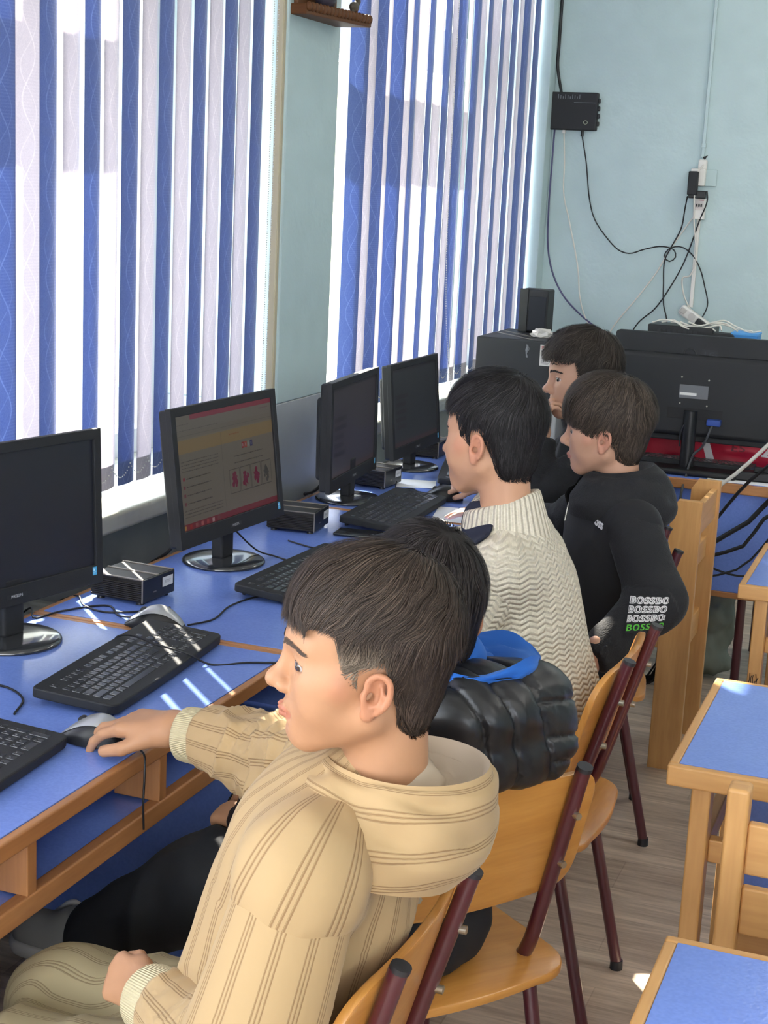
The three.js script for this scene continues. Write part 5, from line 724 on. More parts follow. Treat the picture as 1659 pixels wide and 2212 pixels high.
// ---------------------------------------------------------------- boy in the cream sweater (third)
person({
  label: 'boy in a cream zigzag knit sweater with navy shoulder panel', seed: 303, tone: [0.57, 0.31, 0.19],
  head: { pos: [-0.826, 1.152, -2.841], ypr: [13, -3, 2], sc: 1.015, h: 0.003, gaze: [0, 0], opt: { cheek: 1.16, style: { line: NAPE, side: 0.006, top: 0.013, back: 0.003, front: 0.008, count: 10000, width: 0.00055, lenSide: 0.022, lenTop: 0.04, lenFront: 0.045, over: (x, y, z) => (z > 0.05 ? 0.014 : 0.004), fall: 0.07, messy: 0.22, lift: 0.003, color: [0.022, 0.020, 0.021], crown: [0.0, 0.108, -0.06], flow: (x, y, z) => [0, 0, y > 0.05 ? 0.3 : -0.1] } } },
  J: { pel: [-0.735, 0.50, -2.90], chest: [-0.775, 0.78, -2.88], neck: [-0.805, 0.985, -2.87], Lsh: [-0.765, 0.915, -2.735], Rsh: [-0.80, 0.92, -3.02], Lel: [-0.86, 0.70, -2.67], Lwr: [-1.06, 0.757, -2.87], Rel: [-1.00, 0.79, -3.26], Rwr: [-1.18, 0.768, -3.47], Lhip: [-0.77, 0.50, -2.82], Rhip: [-0.77, 0.50, -2.98], Lkn: [-1.10, 0.49, -2.82], Rkn: [-1.10, 0.49, -3.0], Lan: [-1.08, 0.10, -2.82], Ran: [-1.08, 0.10, -3.0], Ltoe: [-1.22, 0.05, -2.82], Rtoe: [-1.22, 0.05, -3.0] },
  hands: [{ W: [-1.19, 0.768, -3.475], f: [-0.85, -0.1, -0.45], n: [0, 1, 0.1], t: [-0.4, 0, 0.9], curls: [[0.3, 0.4, 0.3], [0.3, 0.4, 0.3], [0.35, 0.4, 0.3], [0.4, 0.4, 0.3]], thumb: [0.5, 0.4] }, { W: [-1.06, 0.757, -2.87], f: [-0.9, -0.1, -0.4], n: [0, 1, 0.1], t: [-0.3, 0, -0.9], curls: flat, h: 0.004 }],
  clothes(o, J, shift) {
    const t = new Sdf(); t.add(EL([-0.735, 0.60, -2.90], [0.145, 0.20, 0.175]), 0.05).add(EL([-0.77, 0.80, -2.88], [0.130, 0.17, 0.172]), 0.07).add(RC(J.Lsh, J.Rsh, 0.066, 0.066), 0.07).add(RC(J.chest, J.neck, 0.11, 0.072), 0.06).and((x, y) => 0.45 - y, 0.012);
    const wr = (x, y, z) => 0.012 * (ridge(x * 8, y * 16 + z * 5, z * 8) - 0.55) * (0.35 + sstep(0.72, 0.5, y) * 1.2), UVc = [[-0.735, 0.4, -2.9], [-0.77, 0.8, -2.88], [-0.80, 1.1, -2.87]];
    const b = part('sweater', shift(boneUV(net(t.f, [-0.95, 0.42, -3.15], [-0.54, 1.08, -2.62], 0.008, wr), UVc, V(-1, 0, 0))), mKnit, o);
    const y = new Sdf(); y.add((x, yy, z) => t.f(x, yy, z) - 0.006, 0.01).and(EL([-0.845, 1.0, -2.765], [0.052, 0.05, 0.075], [0, 0.5, 0.5]), 0.004); part('shoulder_panel', shift(net(y.f, [-1.0, 0.84, -2.95], [-0.74, 1.08, -2.62], 0.0045)), mNavy, b).userData.label = 'navy panel on the near shoulder';
    for (const [S, sd] of [['L', 4], ['R', 6]]) { const ch = [J[S + 'sh'], J[S + 'el'], J[S + 'wr']]; sleeve(b, 'sleeve', ch, [0.056, 0.070, 0.045], mKnit, shift, foldDisp(ch, 0.007, 18, sd, (t) => sstep(0.2, 0.5, t)), 0.008, J.neck); }
    const c = new Sdf(); c.add(RC([-0.79, 0.95, -2.856], [-0.80, 1.07, -2.846], 0.094, 0.066), 0.02).and((x, yy, z) => yy - 1.030 - (x + 0.8) * 0.38, 0.008).sub(RC([-0.795, 1.03, -2.85], [-0.80, 1.15, -2.845], 0.056, 0.060), 0.004); part('collar', shift(boneUV(net(c.f, [-0.92, 0.86, -3.0], [-0.68, 1.13, -2.75], 0.004), [[-0.79, 0.9, -2.86], [-0.80, 1.1, -2.846]], V(1, 0, 0))), mKnitRib, b);
    trousers(o, J, shift, mBlackPants, wrinkle(0.008, 12, 15)); for (const S of ['L', 'R']) shoe(o, J[S + 'an'], J[S + 'toe'], shift, mShoeDark, mSole);
  },
});

// ---------------------------------------------------------------- boy in the black hooded top (fourth)
person({
  label: 'boy in a black hooded top with white and green lettering on the sleeve', seed: 404, tone: toneB,
  head: { pos: [-0.78, 1.067, -3.656], ypr: [-3, -4, -3.5], sc: 1.02, h: 0.003, gaze: [0.05, 0.1], opt: { cheek: 0.98, nose: 1.08, style: { line: LONG, side: 0.010, top: 0.018, back: 0.014, front: 0.010, count: 11000, width: 0.0006, lenSide: 0.035, lenTop: 0.06, lenFront: 0.065, over: (x, y, z) => 0.008, fall: 0.05, messy: 0.30, lift: 0.004, color: [0.060, 0.046, 0.036], crown: [-0.004, 0.108, -0.055] } } },
  J: { pel: [-0.775, 0.50, -3.78], chest: [-0.75, 0.74, -3.71], neck: [-0.758, 0.915, -3.685], Lsh: [-0.675, 0.85, -3.565], Rsh: [-0.81, 0.86, -3.83], Lel: [-0.59, 0.70, -3.485], Lwr: [-0.70, 0.585, -3.33], Rel: [-0.94, 0.74, -3.90], Rwr: [-1.10, 0.775, -3.90], Lhip: [-0.77, 0.49, -3.70], Rhip: [-0.82, 0.49, -3.85], Lkn: [-1.08, 0.50, -3.56], Rkn: [-1.14, 0.50, -3.74], Lan: [-1.05, 0.10, -3.54], Ran: [-1.12, 0.10, -3.73], Ltoe: [-1.18, 0.05, -3.48], Rtoe: [-1.25, 0.05, -3.67] },
  hands: [{ W: [-0.706, 0.575, -3.325], f: [-0.30, -0.95, 0.12], n: [0.35, 0.1, 0.9], t: [-0.95, 0.1, 0.3], curls: [[0.25, 0.4, 0.3], [0.2, 0.4, 0.3], [0.25, 0.4, 0.3], [0.3, 0.4, 0.3]], thumb: [0.4, 0.3] }, { W: [-1.11, 0.776, -3.90], f: [-0.95, -0.05, 0.15], n: [0, 1, 0.1], t: [0, 0, 1], curls: flat, h: 0.004 }],
  clothes(o, J, shift) {
    const t = new Sdf(); t.add(EL([-0.77, 0.58, -3.77], [0.135, 0.19, 0.165], [0, 0.4, 0]), 0.05).add(EL([-0.75, 0.76, -3.71], [0.122, 0.17, 0.165], [0, 0.4, 0]), 0.07).add(RC(J.Lsh, J.Rsh, 0.066, 0.066), 0.07).add(RC(J.chest, J.neck, 0.10, 0.070), 0.06).and((x, y) => 0.45 - y, 0.012);
    const h = part('hooded_top', shift(net(t.f, [-1.0, 0.42, -4.05], [-0.52, 1.02, -3.42], 0.009, (x, y, z) => 0.012 * (ridge(x * 7 + y * 3, y * 6, z * 8) - 0.55))), mBlackJersey, o);
    const chL = [J.Lsh, J.Lel, J.Lwr], rL = [0.066, 0.066, 0.045]; sleeve(h, 'sleeve', chL, rL, mBlackJersey, shift, foldDisp(chL, 0.003, 14, 3), 0.008); const chR = [J.Rsh, J.Rel, J.Rwr]; sleeve(h, 'sleeve', chR, rL, mBlackJersey, shift, foldDisp(chR, 0.006, 16, 5), 0.009);
    const bk = (a) => 0.5 + 0.5 * Math.cos(a);
    hood(h, [-0.747, 0.952, -3.664], [0.93, 0, -0.30], [0.30, 0, 0.93], -2.9, 2.9, (a) => { const b = bk(a) ** 2; return [[0.050, 0.0], [mix(0.054, 0.070, b), mix(0.008, 0.022, b)], [mix(0.060, 0.092, b), mix(0.014, 0.036, b)]]; }, (a) => { const b = bk(a) ** 2; return [[mix(0.060, 0.092, b), mix(0.014, 0.036, b)], [mix(0.076, 0.122, b), mix(0.004, 0.016, b)], [mix(0.100, 0.152, b), mix(-0.022, -0.035, b)], [mix(0.118, 0.155, b), mix(-0.060, -0.085, b)], [mix(0.11, 0.12, b), mix(-0.095, -0.125, b)]]; }, mBlackJersey.clone(), mBlackJersey.clone(), shift, 0.006);
    const txt = (w, hh, fn) => M({ map: canvasTex(w, hh, (c) => { c.fillStyle = '#1d1e21'; c.fillRect(0, 0, w, hh); fn(c); }), roughness: 0.85 });
    const mS = txt(512, 384, (c) => { c.font = 'bold 92px sans-serif'; c.textBaseline = 'middle'; c.lineWidth = 9; c.lineJoin = 'round'; c.scale(1.5, 1); for (let r = 0; r < 4; r++) { c.strokeStyle = '#d8d8d8'; if (r < 3) c.strokeText('SBOSSBOSS', -52 - r * 6, 52 + r * 92); else { c.fillStyle = '#53b339'; c.fillText('SBOSSBOSS', -46, 52 + r * 92); } } });
    const sl = chainField(new Sdf(), chL, rL, 0.03).f; decal(h, 'sleeve_lettering', sl, [-0.612, 0.685, -3.46], [0.93, 0.05, -0.28], [0.10, 0.95, -0.18], [0.25, 0.1, 0.95], 0.088, 0.082, mS, shift, 0.006).userData.label = 'white outlined and green lettering on the sleeve';
    const mC = txt(256, 96, (c) => { c.font = 'bold 84px sans-serif'; c.textBaseline = 'middle'; c.lineWidth = 10; c.strokeStyle = '#e2e2e2'; c.strokeText('OSS', 30, 50); }); decal(h, 'chest_lettering', t.f, [-0.75, 0.855, -3.53], [0.55, -0.18, 0.3], [0.1, 0.95, 0.1], [-0.15, 0.2, 0.95], 0.058, 0.022, mC, shift, 0.005);
    part('zip', shift(tubeG([[-0.832, 0.925, -3.625], [-0.845, 0.885, -3.612], [-0.85, 0.84, -3.60]], 0.002, 12, 6)), mBolt, h);
    const cc = new Sdf(); part('cuff', shift(boneUV(net(new Sdf().add(RC([-1.04, 0.762, -3.90], [-1.11, 0.776, -3.90], 0.050, 0.044), 0.01).and((x) => -1.105 - x, 0.004).f, [-1.17, 0.69, -3.97], [-0.97, 0.84, -3.83], 0.005), [[-1.0, 0.755, -3.9], [-1.15, 0.78, -3.9]])), mS, h);
    trousers(o, J, shift, mBlackPants, wrinkle(0.008, 12, 25)); for (const S of ['L', 'R']) shoe(o, J[S + 'an'], J[S + 'toe'], shift, mShoeDark, mSole);
  },
});

// ---------------------------------------------------------------- boy with a hand at his mouth (fifth, at the back)
person({
  label: 'boy at the back in black resting his mouth on his hand', seed: 505, tone: toneB,
  head: { pos: [-0.976, 1.12, -4.203], ypr: [-28, -3, 2.6], sc: 1.01, h: 0.0032, gaze: [0.1, 0], opt: { cheek: 0.96, style: { line: SIDELINE, side: 0.006, top: 0.026, back: 0.012, front: 0.018, count: 9000, width: 0.0007, lenSide: 0.022, lenTop: 0.05, lenFront: 0.055, over: (x, y, z) => (z > 0.05 ? 0.010 : 0.004), fall: 0.03, messy: 0.42, lift: 0.014, color: [0.036, 0.028, 0.023], crown: [0.0, 0.11, -0.06] } } },
  J: { pel: [-0.86, 0.50, -4.38], chest: [-0.92, 0.76, -4.29], neck: [-0.955, 0.965, -4.225], Lsh: [-0.885, 0.895, -4.11], Rsh: [-1.00, 0.895, -4.37], Lel: [-1.075, 0.765, -4.06], Lwr: [-1.055, 0.955, -4.115], Rel: [-1.13, 0.765, -4.43], Rwr: [-1.265, 0.768, -4.29], Lhip: [-0.88, 0.49, -4.30], Rhip: [-0.90, 0.49, -4.46], Lkn: [-1.20, 0.50, -4.26], Rkn: [-1.20, 0.50, -4.46], Lan: [-1.20, 0.10, -4.26], Ran: [-1.20, 0.10, -4.46], Ltoe: [-1.33, 0.05, -4.25], Rtoe: [-1.33, 0.05, -4.45] },
  hands: [{ W: [-1.053, 0.962, -4.118], f: [0.06, 1, -0.08], n: [-0.85, 0.0, 0.45], t: [-0.2, 0, -0.9], curls: [[0.5, 0.9, 0.6], [0.55, 0.9, 0.6], [0.6, 0.9, 0.6], [0.6, 0.9, 0.6]], thumb: [0.3, 0.3] }, { W: [-1.275, 0.768, -4.28], f: [-0.85, -0.12, 0.42], n: [0, 1, 0.1], t: [0.3, 0, 0.9], curls: [[0.3, 0.4, 0.3], [0.3, 0.4, 0.3], [0.35, 0.4, 0.3], [0.4, 0.4, 0.3]], thumb: [0.5, 0.4] }],
  clothes(o, J, shift) {
    const t = new Sdf(); t.add(EL([-0.87, 0.59, -4.37], [0.13, 0.19, 0.165], [0, -0.4, 0]), 0.05).add(EL([-0.92, 0.78, -4.28], [0.12, 0.17, 0.165], [0, -0.4, 0]), 0.07).add(RC(J.Lsh, J.Rsh, 0.064, 0.064), 0.07).add(RC(J.chest, J.neck, 0.10, 0.062), 0.06).and((x, y) => 0.45 - y, 0.012);
    const h = part('jacket', shift(net(t.f, [-1.1, 0.42, -4.65], [-0.68, 1.05, -3.95], 0.01, wrinkle(0.008, 9, 2))), mBlackJersey, o);
    for (const S of ['L', 'R']) { const ch = [J[S + 'sh'], J[S + 'el'], J[S + 'wr']]; sleeve(h, 'sleeve', ch, [0.072, 0.062, 0.042], mBlackJersey, shift, foldDisp(ch, 0.006, 16, 5), 0.009); }
    part('collar', shift(boneUV(net(new Sdf().add(RC([-0.945, 0.955, -4.235], [-0.962, 1.01, -4.22], 0.072, 0.066), 0.02).and((x, y) => y - 1.015, 0.006).sub(RC([-0.95, 0.98, -4.225], [-0.97, 1.1, -4.215], 0.056, 0.058), 0.004).f, [-1.06, 0.86, -4.34], [-0.85, 1.04, -4.12], 0.006), [[-0.94, 0.9, -4.24], [-0.965, 1.1, -4.22]])), mBlackJersey, h);
    trousers(o, J, shift, mBlackPants, wrinkle(0.008, 12, 35)); for (const S of ['L', 'R']) shoe(o, J[S + 'an'], J[S + 'toe'], shift, mShoeDark, mSole);
  },
});
// ---------------------------------------------------------------- things on and behind the teacher desk
const mCase = M({ color: 0x232529, roughness: 0.5, bumpMap: rep(grainBump, 10, 10), bumpScale: 0.0001 }), mGreyCase = M({ color: 0xa9a9a6, roughness: 0.45 });
{ const o = thing('computer_tower', 'black computer tower with a paper sticker beside the far window', 'computer', [-1.43, 0.72, -5.36]); part('case', bx(-0.15, 0.135, 0.008, 0.40, -0.19, 0.20, 0.006), mCase, o); part('front_bezel', bx(0.135, 0.155, 0.004, 0.402, -0.192, 0.202, 0.006), mGreyCase, o); for (const [x, z] of [[-0.12, -0.16], [0.11, -0.16], [-0.12, 0.17], [0.11, 0.17]]) part('foot', new THREE.CylinderGeometry(0.014, 0.016, 0.009, 14).translate(x, 0.0045, z), mBlack, o);
  part('sticker', new THREE.PlaneGeometry(0.047, 0.072).translate(0.105, 0.352, 0.2012), M({ map: canvasTex(128, 196, (c) => { c.fillStyle = '#c9c6c2'; c.fillRect(0, 0, 128, 196); c.fillStyle = '#a8484a'; for (let k = 0; k < 3; k++) c.fillRect(12, 12 + k * 11, 104 - k * 18, 6); c.fillStyle = '#a9a6a2'; c.fillRect(30, 60, 70, 70); c.fillStyle = '#77757a'; for (let k = 0; k < 4; k++) c.fillRect(14, 146 + k * 11, 96 - k * 9, 4); }), roughness: 0.6 }), o);
  const sc = []; const R = rng(12); for (let k = 0; k < 5; k++) sc.push(tubeG([0, 1, 2, 3].map((j) => [0.03 + R() * 0.012, 0.385 - j * 0.014 - R() * 0.005, 0.2014]), 0.0016, 10, 5)); part('scuff', mg(sc), M({ color: 0x85878b, roughness: 0.7 }), o); }
{ const o = thing('computer_tower', 'dark computer tower with a light grey front half hidden behind the back boy', 'computer', [-1.14, 0.72, -5.42]); part('case', bx(-0.085, 0.085, 0.008, 0.40, -0.2, 0.185, 0.005), mCase, o); part('front_bezel', bx(-0.09, 0.09, 0.004, 0.405, 0.185, 0.205, 0.006), mGreyCase, o); for (const [x, z] of [[-0.07, -0.16], [0.07, -0.16], [-0.07, 0.15], [0.07, 0.15]]) part('foot', new THREE.CylinderGeometry(0.012, 0.014, 0.009, 14).translate(x, 0.0045, z), mBlack, o); }
{ const o = thing('loudspeaker', 'narrow black loudspeaker standing on the tower by the back wall corner', 'speaker', [-1.455, 1.122, -5.48]); part('cabinet', bx(-0.052, 0.052, 0.002, 0.155, -0.045, 0.045, 0.006), mBlackMatt, o); part('side_trim', bx(-0.054, -0.022, 0.0, 0.156, 0.040, 0.050, 0.003), mBlack, o); part('grille', bx(-0.018, 0.046, 0.008, 0.13, 0.044, 0.049, 0.003), M({ color: 0x20242c, roughness: 0.8 }), o); for (const x of [-0.035, 0.035]) part('foot', bx(x - 0.01, x + 0.01, 0, 0.004, -0.03, 0.03, 0.001), mBlack, o); }
{ const R = rng(77), pts = []; for (let k = 0; k < 26; k++) { const a = R() * 6.28, r = 0.035 * Math.sqrt(R()); pts.push(V(Math.cos(a) * r * 1.2, R() * 0.026 * (1 - r / 0.06), Math.sin(a) * r)); } const g = new THREE.IcosahedronGeometry(1, 3), p = g.attributes.position; for (let i = 0; i < p.count; i++) { const v = V(0, 0, 0).fromBufferAttribute(p, i), k = 0.75 + 0.35 * ridge(v.x * 2.2, v.y * 2.2, v.z * 2.2) + 0.15 * noise3(v.x * 6, v.y * 6, v.z * 6); p.setXYZ(i, v.x * 0.045 * k, Math.max(0, v.y * 0.022 * k + 0.008), v.z * 0.03 * k); } g.computeVertexNormals(); const m = single('plastic_bag', g, M({ color: 0xd5d2cc, roughness: 0.35, transmission: 0.2, thickness: 0 }), 'crumpled pale plastic scrap on top of the black tower', 'bag'); m.position.set(-1.38, 1.121, -5.30); }
{ // large monitor seen from the back
  const o = thing('monitor', 'large black monitor seen from behind on the teacher desk', 'monitor', [-0.81, 0.72, -5.20], 0.03), w = 0.28, y0 = 0.105, y1 = 0.455;
  const sh = new THREE.Shape(); sh.moveTo(-w, y0); sh.lineTo(w, y0); sh.lineTo(w, y1 - 0.01); sh.quadraticCurveTo(w, y1, w - 0.01, y1); sh.lineTo(-w + 0.01, y1); sh.quadraticCurveTo(-w, y1, -w, y1 - 0.01); sh.closePath();
  part('back_shell', extr(sh, 0.03, 0.004).translate(0, 0, -0.02), mBlackMatt, o); part('back_bulge', bx(-w + 0.015, w - 0.015, y0 + 0.015, y1 - 0.06, 0.0, 0.042, 0.028), mBlackMatt, o); part('screen', bx(-w + 0.01, w - 0.01, y0 + 0.02, y1 - 0.01, -0.026, -0.021, 0.001), mScreen, o);
  part('port_bay', bx(-0.085, 0.10, y0 + 0.075, y0 + 0.112, 0.0415, 0.0432, 0.0008), M({ color: 0x101114, roughness: 0.6 }), o); part('rating_label', bx(-0.050, 0.046, y0 + 0.145, y0 + 0.19, 0.0415, 0.0432, 0.0008), M({ color: 0x6a6c70, roughness: 0.5 }), o); part('white_label', bx(-0.048, 0.008, y0 + 0.155, y0 + 0.164, 0.043, 0.0440, 0.0003), M({ color: 0xdededc, roughness: 0.5 }), o);
  for (const [x, y] of [[-0.045, 0.215], [0.045, 0.21], [-0.045, 0.127], [0.045, 0.124]]) part('screw', new THREE.CylinderGeometry(0.003, 0.003, 0.002, 10).rotateX(Math.PI / 2).translate(x, y0 + y, 0.043), mBolt, o);
  const ring = new THREE.TorusGeometry(0.017, 0.0022, 8, 30).scale(1.15, 1, 0.5).translate(-0.03, y1 - 0.058, 0.0155); part('emblem', ring, mBlack, o); part('maker_letters', new THREE.PlaneGeometry(0.052, 0.034).translate(0.035, y1 - 0.058, 0.0155), M({ map: canvasTex(128, 84, (c) => { c.fillStyle = '#1d1f24'; c.fillRect(0, 0, 128, 84); c.fillStyle = '#2b2e35'; c.font = 'bold 76px sans-serif'; c.textAlign = 'center'; c.textBaseline = 'middle'; c.fillText('LG', 64, 44); }), roughness: 0.5 }), o);
  part('neck', new THREE.CylinderGeometry(0.022, 0.024, 0.20, 24).translate(-0.005, 0.11, 0.048), mBlack, o); part('base', bx(-0.17, 0.17, 0, 0.022, 0.02, 0.125, 0.01), mBlack, o);
  const plug = part('video_plug', bx(0.052, 0.098, y0 + 0.062, y0 + 0.083, 0.040, 0.075, 0.004), M({ color: 0x2a4a9a, roughness: 0.45 }), o);
  part('video_cable', tubeG([[0.072, y0 + 0.065, 0.07], [0.062, y0 + 0.03, 0.085], [0.045, y0 - 0.01, 0.075], [0.022, y0 - 0.035, 0.075], [0.012, y0 - 0.06, 0.075], [0.008, 0.0, 0.13], [0.006, -0.04, 0.19], [0.004, -0.09, 0.195]], 0.0042, 50, 8), M({ color: 0x3a3d42, roughness: 0.5 }), o); part('power_cable', tubeG([[0.0, y0 + 0.075, 0.042], [-0.02, y0 + 0.06, 0.06], [-0.032, y0 + 0.03, 0.055], [-0.036, y0 - 0.02, 0.03]], 0.0028, 24, 7), M({ color: 0x3a3d42, roughness: 0.5 }), o);
}
{ // keyboard lying behind that monitor's foot
  const k = keyboard('black keyboard on the teacher desk below the large monitor', -0.84, -5.275, Math.PI - 0.02); k.userData.group = 'keyboards on the desks'; }
{ const k = thing('power_adapter', 'black power adapter on white paper at the right of the teacher desk', 'adapter', [-0.575, 0.7215, -5.13], 0.05); part('body', bx(-0.07, 0.07, 0, 0.03, -0.03, 0.03, 0.006), mBlack, k); part('stub', bx(-0.01, 0.05, 0.03, 0.045, -0.015, 0.02, 0.004), mBlackMatt, k); }
{ const m = paper('large white sheet on the right end of the teacher desk', -0.52, -5.13, 0.05, 0.42, 0.16); }
{ // case standing behind the large monitor carries the loose boxes
  const c = thing('computer_tower', 'black computer tower hidden behind the large monitor with boxes on top', 'computer', [-0.815, 0.72, -5.50]); part('case', bx(-0.22, 0.22, 0.0, 0.43, -0.085, 0.085, 0.005), mCase, c); part('front_bezel', bx(0.22, 0.236, 0.002, 0.432, -0.087, 0.087, 0.004), mBlack, c);
  const s = thing('network_switch', 'flat black network box under white cables behind the large monitor', 'switch', [-0.92, 1.15, -5.50]); part('body', bx(-0.115, 0.115, 0, 0.036, -0.07, 0.07, 0.004), mBlack, s); for (let k = 0; k < 8; k++) part('socket', bx(-0.08 + k * 0.018, -0.068 + k * 0.018, 0.008, 0.022, 0.0695, 0.0712, 0.0005), mCap, s);
  const b = thing('box', 'small blue box behind the right end of the large monitor', 'box', [-0.70, 1.15, -5.50]); part('carton', bx(-0.045, 0.045, 0, 0.024, -0.05, 0.05, 0.002), M({ color: 0x3f8fd8, roughness: 0.6 }), b); part('lid', bx(-0.047, 0.047, 0.018, 0.027, -0.052, 0.052, 0.002), M({ color: 0x5aa6e6, roughness: 0.6 }), b);
  const a = thing('cable_box', 'black wedge-shaped device on top of the hidden tower', 'device', [-0.775, 1.15, -5.47]); part('body', bx(-0.05, 0.04, 0, 0.02, -0.04, 0.04, 0.008), mBlackMatt, a); part('socket', bx(0.038, 0.0415, 0.006, 0.014, -0.02, 0.02, 0.0005), mCap, a);
  const R = rng(9); for (let k = 0; k < 5; k++) { const x0 = -1.02 + k * 0.03, p = []; for (let j = 0; j < 7; j++) p.push([x0 + j * (0.035 + 0.008 * R()), 1.192 + 0.012 * Math.sin(j * 1.3 + k) * (j > 0 && j < 6 ? 1 : 0) - 0.0045 * Math.max(0, j - 3) + 0.002 * k, -5.455 + 0.03 * R() - k * 0.008]); single('network_cable', tubeG(p, 0.0028, 50, 7), mWhiteCable, ['lowest white cable looped over the network box', 'white cable looped over the network box, second from below', 'middle white cable in the tangle over the network box', 'white cable near the top of the tangle over the network box', 'uppermost white cable in the tangle over the network box'][k], 'cable', 'white cables over the network box'); }
}
{ // red jersey lying against the hidden tower
  const pos = [], idx = [], nx = 40, ny = 14; for (let j = 0; j <= ny; j++) for (let i = 0; i <= nx; i++) { const u = i / nx, v = j / ny; pos.push(-1.02 + u * 0.56, 0.7225 + v * 0.135, -5.375 + 0.008 * Math.sin(u * 15) + 0.010 * noise3(u * 9, v * 5, 2) - 0.018 * v * v); } const W = nx + 1; for (let j = 0; j < ny; j++) for (let i = 0; i < nx; i++) { const a = j * W + i; idx.push(a, a + 1, a + W + 1, a, a + W + 1, a + W); }
  const g = new THREE.BufferGeometry(); g.setAttribute('position', new THREE.Float32BufferAttribute(pos, 3)); const uv = []; for (let j = 0; j <= ny; j++) for (let i = 0; i <= nx; i++) uv.push(i / nx, j / ny); g.setAttribute('uv', new THREE.Float32BufferAttribute(uv, 2)); g.setIndex(idx); g.computeVertexNormals(); const b = g.clone(); b.translate(0, 0, -0.004); b.setIndex([...b.index.array].reverse()); b.computeVertexNormals();
  const mR = M({ map: canvasTex(512, 180, (c) => { c.fillStyle = '#b3122f'; c.fillRect(0, 0, 512, 180); c.fillStyle = '#d9d4d2'; c.beginPath(); c.moveTo(190, 60); c.lineTo(216, 60); c.lineTo(250, 180); c.lineTo(222, 180); c.fill(); c.fillRect(388, 118, 60, 10); c.beginPath(); c.moveTo(420, 60); c.lineTo(436, 60); c.lineTo(404, 124); c.lineTo(390, 124); c.fill(); c.font = 'bold 44px sans-serif'; c.fillStyle = '#6e0c1f'; c.fillText('ES', 292, 112); }), roughness: 0.55 });
  const o = thing('jersey', 'shiny red jersey with white lettering propped behind the large monitor foot', 'jersey', [0, 0, 0]); part('cloth', mg([g, b]), mR, o);
}
// cables hanging at the right end of the teacher desk
const cab2 = (label, pts, r, mat) => single('hanging_cable', tubeG(pts, r, 60, 8), mat, label, 'cable', 'cables hanging in front of the teacher desk');
const drop = (k) => [[-0.10 + k * 0.01, 1.52 + k * 0.02, -4.84], [0.06 + k * 0.008, 2.1, -4.82], [0.11 + k * 0.008, 2.7, -4.81], [0.12 + k * 0.008, 3.195, -4.81]], foot = (k) => [[-0.77 - k * 0.012, 0.30, -4.995], [-0.79 - k * 0.012, 0.06, -5.0], [-0.83 - k * 0.02, 0.008, -5.02], [-0.95 - k * 0.02, 0.008, -5.04]];
cab2('thick pale cable rising from the wooden chair to the right edge', [...drop(0).reverse(), [-0.36, 1.08, -4.86], [-0.45, 0.97, -4.88], [-0.54, 0.86, -4.90], [-0.62, 0.77, -4.93], [-0.69, 0.70, -4.96], [-0.735, 0.62, -4.98], ...foot(0)], 0.0062, mWhiteCable);
cab2('black cable slanting down beside the pale cable', [...drop(1).reverse(), [-0.36, 1.00, -4.87], [-0.50, 0.83, -4.91], [-0.58, 0.745, -4.95], [-0.64, 0.66, -4.98], [-0.69, 0.58, -4.99], [-0.74, 0.50, -4.99], ...foot(1)], 0.0055, mCable);
cab2('thick black cable bundle drooping before the blue front panel', [...drop(2).reverse(), [-0.30, 0.92, -4.87], [-0.46, 0.745, -4.93], [-0.52, 0.68, -4.97], [-0.56, 0.62, -4.98], [-0.64, 0.555, -4.99], [-0.735, 0.47, -4.99], ...foot(2)], 0.008, mCable);
cab2('black cable looping low across the blue front panel', [...drop(3).reverse(), [-0.30, 0.86, -4.88], [-0.46, 0.68, -4.96], [-0.545, 0.60, -4.98], [-0.555, 0.55, -4.98], [-0.60, 0.515, -4.99], [-0.73, 0.45, -4.99], ...foot(3)], 0.0065, mCable);
cab2('thin black cable hanging deepest over the blue front panel', [...drop(4).reverse(), [-0.28, 0.88, -4.90], [-0.44, 0.72, -4.965], [-0.47, 0.62, -4.98], [-0.52, 0.53, -4.99], [-0.58, 0.455, -4.99], [-0.65, 0.42, -4.99], [-0.74, 0.39, -4.99], ...foot(4)], 0.0036, mCable);
cab2('thin black cable sagging to the right at the panel foot', [[-0.96, 0.008, -4.98], [-0.86, 0.008, -4.99], [-0.80, 0.10, -5.0], [-0.76, 0.38, -5.0], [-0.72, 0.455, -5.0], [-0.66, 0.435, -4.995], [-0.58, 0.425, -4.99], [-0.50, 0.445, -4.99], [-0.40, 0.47, -4.99], [-0.30, 0.44, -4.99], [-0.26, 0.20, -4.99], [-0.24, 0.008, -4.98], [-0.10, 0.008, -4.95]], 0.0036, mCable);
{ const R = rng(5); const s = new Sdf(); for (let k = 0; k < 9; k++) s.add(EL([-0.72 + 0.05 * R(), 0.06 + k * 0.032, -5.24 + 0.08 * (R() - 0.5)], [0.075 - k * 0.003, 0.05, 0.06]), 0.03); const g = net(s.f, [-0.86, -0.01, -5.38], [-0.56, 0.42, -5.1], 0.008, wrinkle(0.012, 22, 4)); single('bag', g, M({ color: 0x7d8478, roughness: 0.8 }), 'grey-green crumpled bag on the floor under the teacher desk', 'bag'); }
